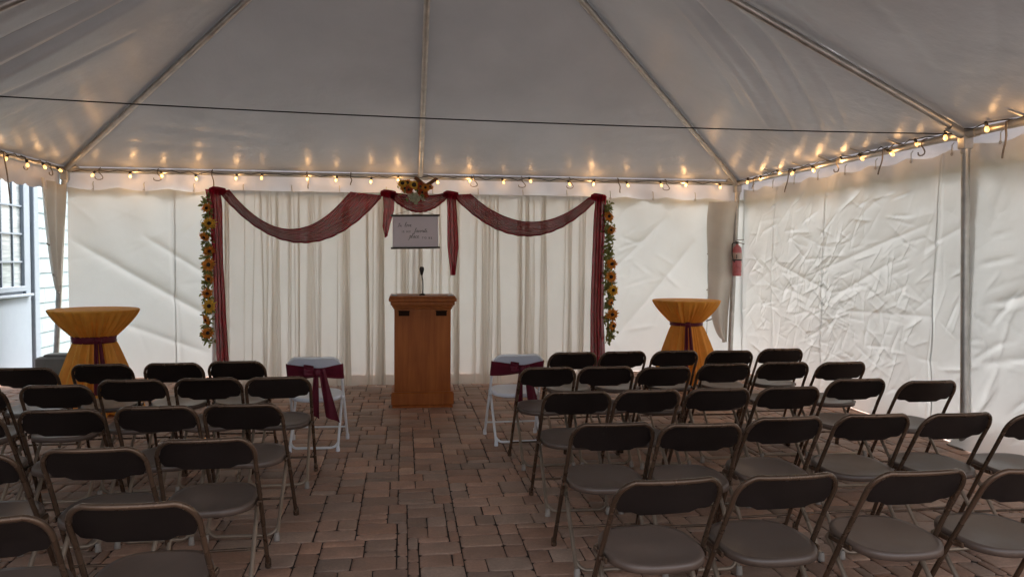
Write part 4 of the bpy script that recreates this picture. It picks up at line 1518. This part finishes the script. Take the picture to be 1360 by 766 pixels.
# ------------------------------------------------------------------ cocktail tables
def cocktail(x, y, top, rz, label, sash_label, seed, tail_at, wide):
    rg = random.Random(seed)
    root = empty('cocktail_table', (x, y, 0), rz)
    tag(root, label, 'cocktail table', 'cocktail tables dressed in gold cloth')
    n_ = 400
    k1 = [(rg.randint(13, 17), rg.uniform(0, 6.28)), (rg.randint(23, 29), rg.uniform(0, 6.28)), (rg.randint(40, 48), rg.uniform(0, 6.28))]
    k2 = [(rg.randint(8, 10), rg.uniform(0, 6.28)), (rg.randint(15, 19), rg.uniform(0, 6.28)), (rg.randint(26, 31), rg.uniform(0, 6.28))]
    zw = top - 0.295
    prof = [(0.001, top), (0.2, top), (0.38, top), (0.422, top - 0.002), (0.430, top - 0.008), (0.427, top - 0.02)]
    for i in range(1, 15):
        t = i / 14
        prof.append((0.425 - 0.237 * t ** 1.22, top - 0.02 - (0.275) * t))
    prof.append((0.180, zw - 0.03))
    for i in range(1, 22):
        t = i / 21
        prof.append((0.185 + 0.24 * t ** 0.92, zw - 0.03 - (zw - 0.045) * t))

    def fn(r, z_, a, i):
        if z_ > top - 0.012:
            return r
        if z_ > zw:
            t = (top - z_) / (top - zw)
            w_ = sum((1 - 2 * abs(math.sin((k * a + p_ + 0.9 * math.sin(2 * a + p_)) / 2)) ** 0.8) * q for (k, p_), q in zip(k1, (0.45, 0.5, 0.45)))
            return r + (0.062 * t ** 0.7 * (1.2 - 0.75 * t)) * w_
        t = (zw - z_) / zw
        w_ = sum((1 - 2 * abs(math.sin((k * a + p_ + 0.9 * math.sin(3 * a + p_)) / 2)) ** 0.9) * q for (k, p_), q in zip(k2, (0.45, 0.45, 0.3)))
        return r + (0.020 + 0.075 * t ** 0.8) * w_

    m_ = MB()
    m_.lathe(prof, n_, fn=fn)
    m_.build('cloth_cover', 'gold', root)
    # sash
    sa = empty('table_sash', (x, y, zw), rz)
    tag(sa, sash_label, 'sash', 'burgundy sashes tied round the tables')
    m_ = MB()
    hb = 0.05 if wide else 0.03
    m_.lathe([(0.205, hb * 0.4), (0.209, hb * 0.1), (0.205, -hb * 0.3), (0.207, -hb * 0.75), (0.202, -hb)], 72,
             fn=lambda r, z_, a, i: r + 0.004 * math.sin(a * 9 + i))
    m_.build('band', 'satin', sa, 0.003)
    an = tail_at
    d = Vector((math.cos(an), math.sin(an), 0))
    s_ = Vector((-d.y, d.x, 0))
    m_ = MB()
    m_.lathe([(0.001, -0.035), (0.028, -0.03), (0.036, 0), (0.028, 0.03), (0.001, 0.035)], 14, d * 0.215 + Vector((0, 0, -hb * 0.3)), fn=lambda r, z_, a, i: r * (1 + 0.12 * math.sin(3 * a)))
    m_.build('knot', 'satin', sa)
    for off, ln, wd in ((-0.018, 0.52, 0.055), (0.02, 0.44, 0.05)):
        nu_, nv_ = 9, 26
        P_ = np.zeros((nu_, nv_, 3))
        for i in range(nu_):
            for j in range(nv_):
                q, t = i / (nu_ - 1) - 0.5, j / (nv_ - 1)
                rr = 0.224 + 0.215 * t * ln / 0.6 + 0.01 * math.sin(q * 9 + off * 50)
                wv = wd * (0.6 + 0.5 * t)
                pp = d * rr + s_ * (off * (1 + 1.2 * t) + q * wv) + Vector((0, 0, -0.02 - ln * t))
                P_[i, j] = pp
        m_ = MB()
        m_.grid(P_)
        m_.build('tail', 'satin', sa, 0.003)


cocktail(-3.17, 8.60, 1.07, 0, 'gold draped cocktail table at the left beside the open tent corner', 'wide burgundy sash tied round the left gold cocktail table', 4, rad(-62), True)
cocktail(3.58, 9.66, 1.10, 0.4, 'gold draped cocktail table at the right near the fire extinguisher', 'narrow burgundy sash tied round the right gold cocktail table', 9, rad(-90 - 23 - 14), False)

# ------------------------------------------------------------------ fire extinguisher
ex = empty('fire_extinguisher', (4.735, YB - 0.15, 1.38))
tag(ex, 'red fire extinguisher hanging on the far right tent pole', 'fire extinguisher')
m_ = MB()
m_.lathe([(0.001, 0.0), (0.058, 0.0), (0.064, 0.012), (0.064, 0.36), (0.058, 0.40), (0.035, 0.43), (0.018, 0.44), (0.018, 0.455)], 24)
m_.build('cylinder', 'red_enamel', ex)
m_ = MB()
m_.lathe([(0.0655, 0.225), (0.0655, 0.33)], 24)
m_.build('label', 'extinguisher_label', ex)
m_ = MB()
for k in range(3):
    m_.box((-0.032 + k * 0.022, -0.0605 + 0.002 * abs(k - 1), 0.275 + 0.004 * k), (0.013, 0.006, 0.06 - 0.012 * k), 0.001)
m_.lathe([(0.066, 0.218), (0.0685, 0.222), (0.0685, 0.234), (0.066, 0.238)], 24)
m_.build('strap_band', 'black', ex)
m_ = MB()
m_.box((0, 0, 0.475), (0.03, 0.05, 0.04), 0.006)
m_.box((0.03, -0.03, 0.515), (0.11, 0.022, 0.012), 0.004, Matrix.Rotation(rad(-4), 3, 'Y'))
m_.box((0.045, -0.03, 0.468), (0.10, 0.022, 0.010), 0.004, Matrix.Rotation(rad(14), 3, 'Y'))
m_.tube([(0, 0.02, 0.47), (0, 0.06, 0.50), (0, 0.12, 0.48)], 0.006, 6)
m_.build('valve', 'alu_dark', ex)
m_ = MB()
m_.tube(rounded([(-0.01, -0.02, 0.475), (-0.085, -0.02, 0.47), (-0.09, -0.03, 0.32), (-0.075, -0.045, 0.22), (-0.062, -0.04, 0.21)], 0.03), 0.008, 8)
m_.build('hose', 'black', ex)


# ------------------------------------------------------------------ folding chairs
def chair(seat_m, back_m, tube_m, rear_m, cap_m):
    root = empty('folding_chair', (0, 0, 0))
    TOP = 0.782

    def side(z_, sgn):            # main tube centreline
        t = z_ / TOP
        x = sgn * (0.236 - 0.018 * min(1, t * 1.3))
        y_ = 0.235 - 0.43 * t + 0.03 * math.sin(t * math.pi) * 0.4
        return Vector((x, y_, z_))

    # back frame: an inverted U running from one front foot over the back to the other
    pts = [side(z_, -1) for z_ in (0.02, 0.2, 0.4, 0.6, 0.69)]
    for k in range(1, 8):
        a = k / 8 * math.pi / 2
        c = side(0.69, -1)
        p = Vector((c.x + 0.085 * (1 - math.cos(a)), 0, 0.69 + 0.092 * math.sin(a)))
        p.y = side(p.z, -1).y - 0.012 * (1 - (p.x / 0.22) ** 2)
        pts.append(p)
    n_ = 8
    xx = pts[-1].x
    for k in range(1, n_):
        x = xx + (-2 * xx) * k / n_
        pts.append(Vector((x, side(TOP, 1).y - 0.03 * (1 - (x / 0.22) ** 2), TOP)))
    pts += [Vector((-p.x, p.y, p.z)) for p in reversed(pts[:12])]
    m_ = MB()
    m_.tube(pts, 0.0115, 10)
    bf = m_.build('back_frame', tube_m, root)
    # backrest panel: back and front skins with a rim
    nu_, nv_ = 25, 9
    F, Bk = np.zeros((nu_, nv_, 3)), np.zeros((nu_, nv_, 3))
    for i in range(nu_):
        u_ = -1 + 2 * i / (nu_ - 1)
        x = u_ * 0.209
        au = abs(u_)
        ztop = 0.775 - (0.085 * (1 - math.sqrt(max(0, 1 - ((au - 0.62) / 0.38) ** 2))) if au > 0.62 else 0)
        zb = 0.640 - 0.016 * max(0, min(1, (0.62 - au) / 0.08)) + (0.03 * (1 - math.sqrt(max(0, 1 - ((au - 0.84) / 0.16) ** 2))) if au > 0.84 else 0)
        for j in range(nv_):
            v_ = j / (nv_ - 1)
            z_ = zb + (ztop - zb) * v_
            y_ = side(z_, 1).y + 0.009 - 0.031 * (1 - u_ * u_) * (0.6 + 0.4 * v_)
            e = max(0, 1 - min(v_, 1 - v_) * 5) * 0.4 + max(0, au - 0.93) * 3
            th = 0.011 * (1 - 0.6 * min(1, e))
            F[i, j] = (x, y_ + th, z_)
            Bk[i, j] = (x, y_ - th + 0.004 * math.sin(v_ * math.pi) * (1 - au ** 4), z_)
    m_ = MB()
    m_.grid(F, True)
    m_.grid(Bk)
    ring = [(i, 0) for i in range(nu_)] + [(nu_ - 1, j) for j in range(1, nv_)] + [(i, nv_ - 1) for i in range(nu_ - 2, -1, -1)] + [(0, j) for j in range(nv_ - 2, 0, -1)]
    vs_ = [F[i, j] for i, j in ring] + [Bk[i, j] for i, j in ring]
    k = len(ring)
    m_.add(vs_, [(a, (a + 1) % k, k + (a + 1) % k, k + a) for a in range(k)])
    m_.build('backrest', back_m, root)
    # seat
    nr, na = 10, 48
    vs_, fs_ = [], []

    def seat_pt(rho, a):
        ca, sa = math.cos(a), math.sin(a)
        ex_ = 2.0 / (3.2 if sa > 0 else 2.7)
        x = 0.203 * math.copysign(abs(ca) ** ex_, ca)
        y_ = 0.035 + 0.205 * math.copysign(abs(sa) ** ex_, sa)
        x *= 1 - 0.10 * max(0, (y_ - 0.08) / 0.16)
        z_ = 0.447 - 0.014 * (1 - rho ** 2) + 0.010 * (y_ * rho) / 0.2
        return Vector((x * rho, 0.035 + (y_ - 0.035) * rho, z_))

    rings = []
    for r_ in [i / nr for i in range(1, nr + 1)]:
        rings.append([seat_pt(r_, 2 * math.pi * j / na) for j in range(na)])
    rim = [p + Vector((p.x * 0.02, (p.y - 0.035) * 0.02, -0.010)) for p in rings[-1]]
    rings.append(rim)
    rings.append([p + Vector((0, 0, -0.022)) for p in rim])
    rings.append([Vector((p.x * 0.93, 0.035 + (p.y - 0.035) * 0.93, p.z - 0.020)) for p in rim])
    m_ = MB()
    flat_v = [Vector((0, 0.035, 0.433))] + [p for r_ in rings for p in r_]
    for j in range(na):
        fs_.append((0, 1 + j, 1 + (j + 1) % na))
    for i in range(len(rings) - 1):
        for j in range(na):
            fs_.append((1 + i * na + j, 1 + i * na + na + j, 1 + i * na + na + (j + 1) % na, 1 + i * na + (j + 1) % na))
    fs_.append(tuple(1 + (len(rings) - 1) * na + j for j in reversed(range(na))))
    m_.add(flat_v, fs_)
    m_.build('seat', seat_m, root)
    # rear legs: U from under the seat down to a bar near the ground
    m_ = MB()
    m_.tube(rounded([(-0.13, 0.185, 0.408), (-0.198, 0.17, 0.406), (-0.198, 0.12, 0.385), (-0.196, -0.215, 0.028)], 0.03), 0.011, 8)
    m_.tube(rounded([(0.13, 0.185, 0.408), (0.198, 0.17, 0.406), (0.198, 0.12, 0.385), (0.196, -0.215, 0.028)], 0.03), 0.011, 8)
    m_.tube(rounded([(-0.193, -0.180, 0.066), (-0.17, -0.212, 0.030), (0.17, -0.212, 0.030), (0.193, -0.180, 0.066)], 0.04), 0.0105, 8)
    m_.tube([(-0.13, 0.185, 0.408), (0.13, 0.185, 0.408)], 0.011, 8)
    rl = m_.build('rear_frame', rear_m, root)
    m_ = MB()
    a, c = side(0.125, -1), side(0.125, 1)
    m_.tube([a, c], 0.0075, 8)
    m_.build('front_stretcher', tube_m, root)
    for sg_ in (-1, 1):
        m_ = MB()
        m_.box((sg_ * 0.217, 0.03, 0.423), (0.012, 0.16, 0.024), 0.003)
        m_.tube([(sg_ * 0.20, 0.0, 0.42), (sg_ * 0.232, 0.0, 0.42)], 0.008, 8)
        m_.build('seat_bracket', tube_m, root)
    for sg_ in (-1, 1):
        m_ = MB()
        p = side(0.02, sg_)
        m_.lathe([(0.001, 0.0), (0.016, 0.0), (0.0175, 0.006), (0.0155, 0.045), (0.012, 0.05)], 10, (p.x, p.y + 0.004, 0.0))
        m_.build('foot_cap', tube_m, bf)
        m_ = MB()
        m_.lathe([(0.001, 0.0), (0.017, 0.0), (0.018, 0.006), (0.0145, 0.042), (0.011, 0.048)], 10, (sg_ * 0.196, -0.222, 0.0))
        m_.build('foot_cap', cap_m, rl)
    return root


brown = chair('brown_plastic', 'shaded_back_plastic', 'bronze_tube', 'tan_tube', 'cap')
white = chair('white_plastic', 'white_panel', 'white_tube', 'white_tube', 'white_plastic')
ORD = ['', 'first', 'second', 'third', 'fourth', 'fifth', 'sixth']
# back-top centres, from the aisle outwards: (x, y, turn)
SEATS = {
    ('left', 1): [(-1.334, 6.49), (-1.795, 6.42), (-2.318, 6.40), (-2.80, 6.24), (-3.30, 6.30)],
    ('left', 2): [(-0.873, 5.62), (-1.343, 5.62), (-1.835, 5.59), (-2.24, 5.40), (-2.735, 5.33)],
    ('left', 3): [(-0.919, 4.62), (-1.385, 4.60), (-1.865, 4.55), (-2.34, 4.47)],
    ('left', 4): [(-0.916, 3.76), (-1.36, 3.63), (-1.86, 3.56)],
    ('left', 5): [(-0.933, 2.81), (-1.375, 2.70)],
    ('right', 1): [(1.50, 6.84), (1.970, 6.87), (2.464, 6.88), (2.976, 6.85), (3.53, 6.96)],
    ('right', 2): [(1.104, 5.93), (1.565, 5.93), (2.02, 5.87), (2.565, 6.00), (3.095, 6.05), (3.59, 6.02)],
    ('right', 3): [(1.095, 4.85), (1.569, 4.86), (2.046, 4.87), (2.544, 4.88), (3.20, 5.16), (3.66, 5.03)],
    ('right', 4): [(1.074, 3.90), (1.525, 3.84), (2.048, 3.95), (2.568, 3.97), (3.066, 3.95), (3.54, 3.88)],
    ('right', 5): [(1.028, 2.88), (1.52, 2.89), (2.08, 2.885), (2.58, 2.865)],
}
rgc = random.Random(21)
first = True
for (side_, row_), spots in SEATS.items():
    for k, (x, y) in enumerate(spots):
        o = brown if first else copy_tree(brown)
        first = False
        turn = rgc.uniform(-0.05, 0.05) + (0.03 if side_ == 'left' else 0.02)
        if side_ == 'left' and row_ == 1:
            turn -= 0.02
        o.rotation_euler = (0, 0, turn)
        o.location = (x - math.sin(turn) * 0.2, y + math.cos(turn) * 0.2, 0)
        n0 = k + 2 if row_ == 1 else k + 1
        pos = f'{ORD[n0]} from the aisle'
        tag(o, f'brown folding chair {side_} of aisle, {ORD[row_]} row from lectern, {pos}', 'chair', 'brown folding chairs in rows facing the lectern')


def chair_sash(loc, turn, label, shift):
    sa = empty('chair_sash', loc, turn)
    tag(sa, label, 'sash', 'burgundy sashes tied on the white chairs')
    # band round the backrest
    m_ = MB()
    nu_, nv_ = 40, 8
    for face in (0, 1):
        P_ = np.zeros((nu_, nv_, 3))
        for i in range(nu_):
            u_ = -1 + 2 * i / (nu_ - 1)
            x = u_ * 0.236
            pinch = math.exp(-((x - shift) / 0.11) ** 2)
            for j in range(nv_):
                v_ = j / (nv_ - 1)
                z_ = (0.592 + 0.022 * pinch) + v_ * (0.128 - 0.045 * pinch) + 0.02 * max(0, abs(u_) - 0.5) * v_
                t = z_ / 0.782
                yb_ = 0.235 - 0.43 * t + 0.012 * math.sin(t * math.pi)
                bow = 0.034 * (1 - u_ * u_)
                y_ = yb_ - bow - 0.019 - 0.006 * math.sin(v_ * 14 + u_ * 3) if face == 0 else yb_ - bow + 0.018
                if abs(u_) > 0.985:
                    y_ = yb_
                P_[i, j] = (x, y_, z_)
        m_.grid(P_, face == 1)
    m_.build('band', 'satin', sa)
    m_ = MB()
    yk = -0.185 - 0.03
    kz = 0.665
    m_.lathe([(0.001, -0.034), (0.022, -0.03), (0.033, -0.01), (0.033, 0.012), (0.022, 0.032), (0.001, 0.036)], 14, (shift, yk - 0.01, kz), fn=lambda r, z_, a, i: r * (1 + 0.14 * math.sin(3 * a + i)))
    m_.build('knot', 'satin', sa)
    # stub of the bow to the left, two hanging tails
    m_ = MB()
    P_ = np.zeros((14, 8, 3))
    for i in range(14):
        t = i / 13
        for j in range(8):
            q = j / 7 - 0.5
            P_[i, j] = (shift - 0.02 - 0.09 * math.sin(t * 3.0), yk - 0.018 - 0.02 * math.sin(t * 3.1) + 0.01 * math.sin(q * 9), kz + 0.012 + 0.045 * t - 0.02 + q * (0.035 + 0.07 * math.sin(t * 3.1)))
    m_.grid(P_)
    m_.build('bow_loop', 'satin', sa, 0.003)
    for off, ln, wd, ang, ofy in ((-0.012, 0.37, 0.07, -0.02, 0.0), (0.035, 0.40, 0.105, 0.085, -0.012)):
        P_ = np.zeros((12, 30, 3))
        for i in range(12):
            q = i / 11 - 0.5
            for j in range(30):
                t = j / 29
                wv = wd * (0.45 + 0.65 * t)
                P_[i, j] = (shift + off + ang * t + q * wv, yk - 0.02 + ofy + 0.035 * t - 0.010 * math.sin(q * 8 + t * 3), kz + 0.035 * (1 - t) ** 4 - ln * t - 0.045 * t * q)
        m_ = MB()
        m_.grid(P_)
        m_.build('tail', 'satin', sa, 0.003)


for k, (x, y, turn, lab, slab, shift) in enumerate(((-0.745, 6.68, -0.02, 'white folding chair at the front on the left of the aisle, bow with two tails', 'burgundy sash tied with two hanging tails on the left white chair', 0.035),
                                                  (0.985, 6.73, 0.03, 'white folding chair right of the aisle, half hidden by a brown chair', 'burgundy sash on the right white chair, its tail half hidden by a brown backrest', 0.03))):
    o = white if k == 0 else copy_tree(white)
    o.rotation_euler = (0, 0, turn)
    o.location = (x - math.sin(turn) * 0.2, y + math.cos(turn) * 0.2, 0)
    tag(o, lab, 'chair', 'white folding chairs at the front of the aisle')
    chair_sash(o.location, turn, slab, shift)

# a dry leaf on the bricks
m_ = MB()
leaves(m_, (0.34, 2.98, 0.012), 1, (0, 0, 0), 0.07, random.Random(2), Vector((0, 0, 1)))
lf = m_.build('fallen_leaf', 'petal_red')
tag(lf, 'small dry russet leaf lying on the bricks in the aisle', 'leaf')
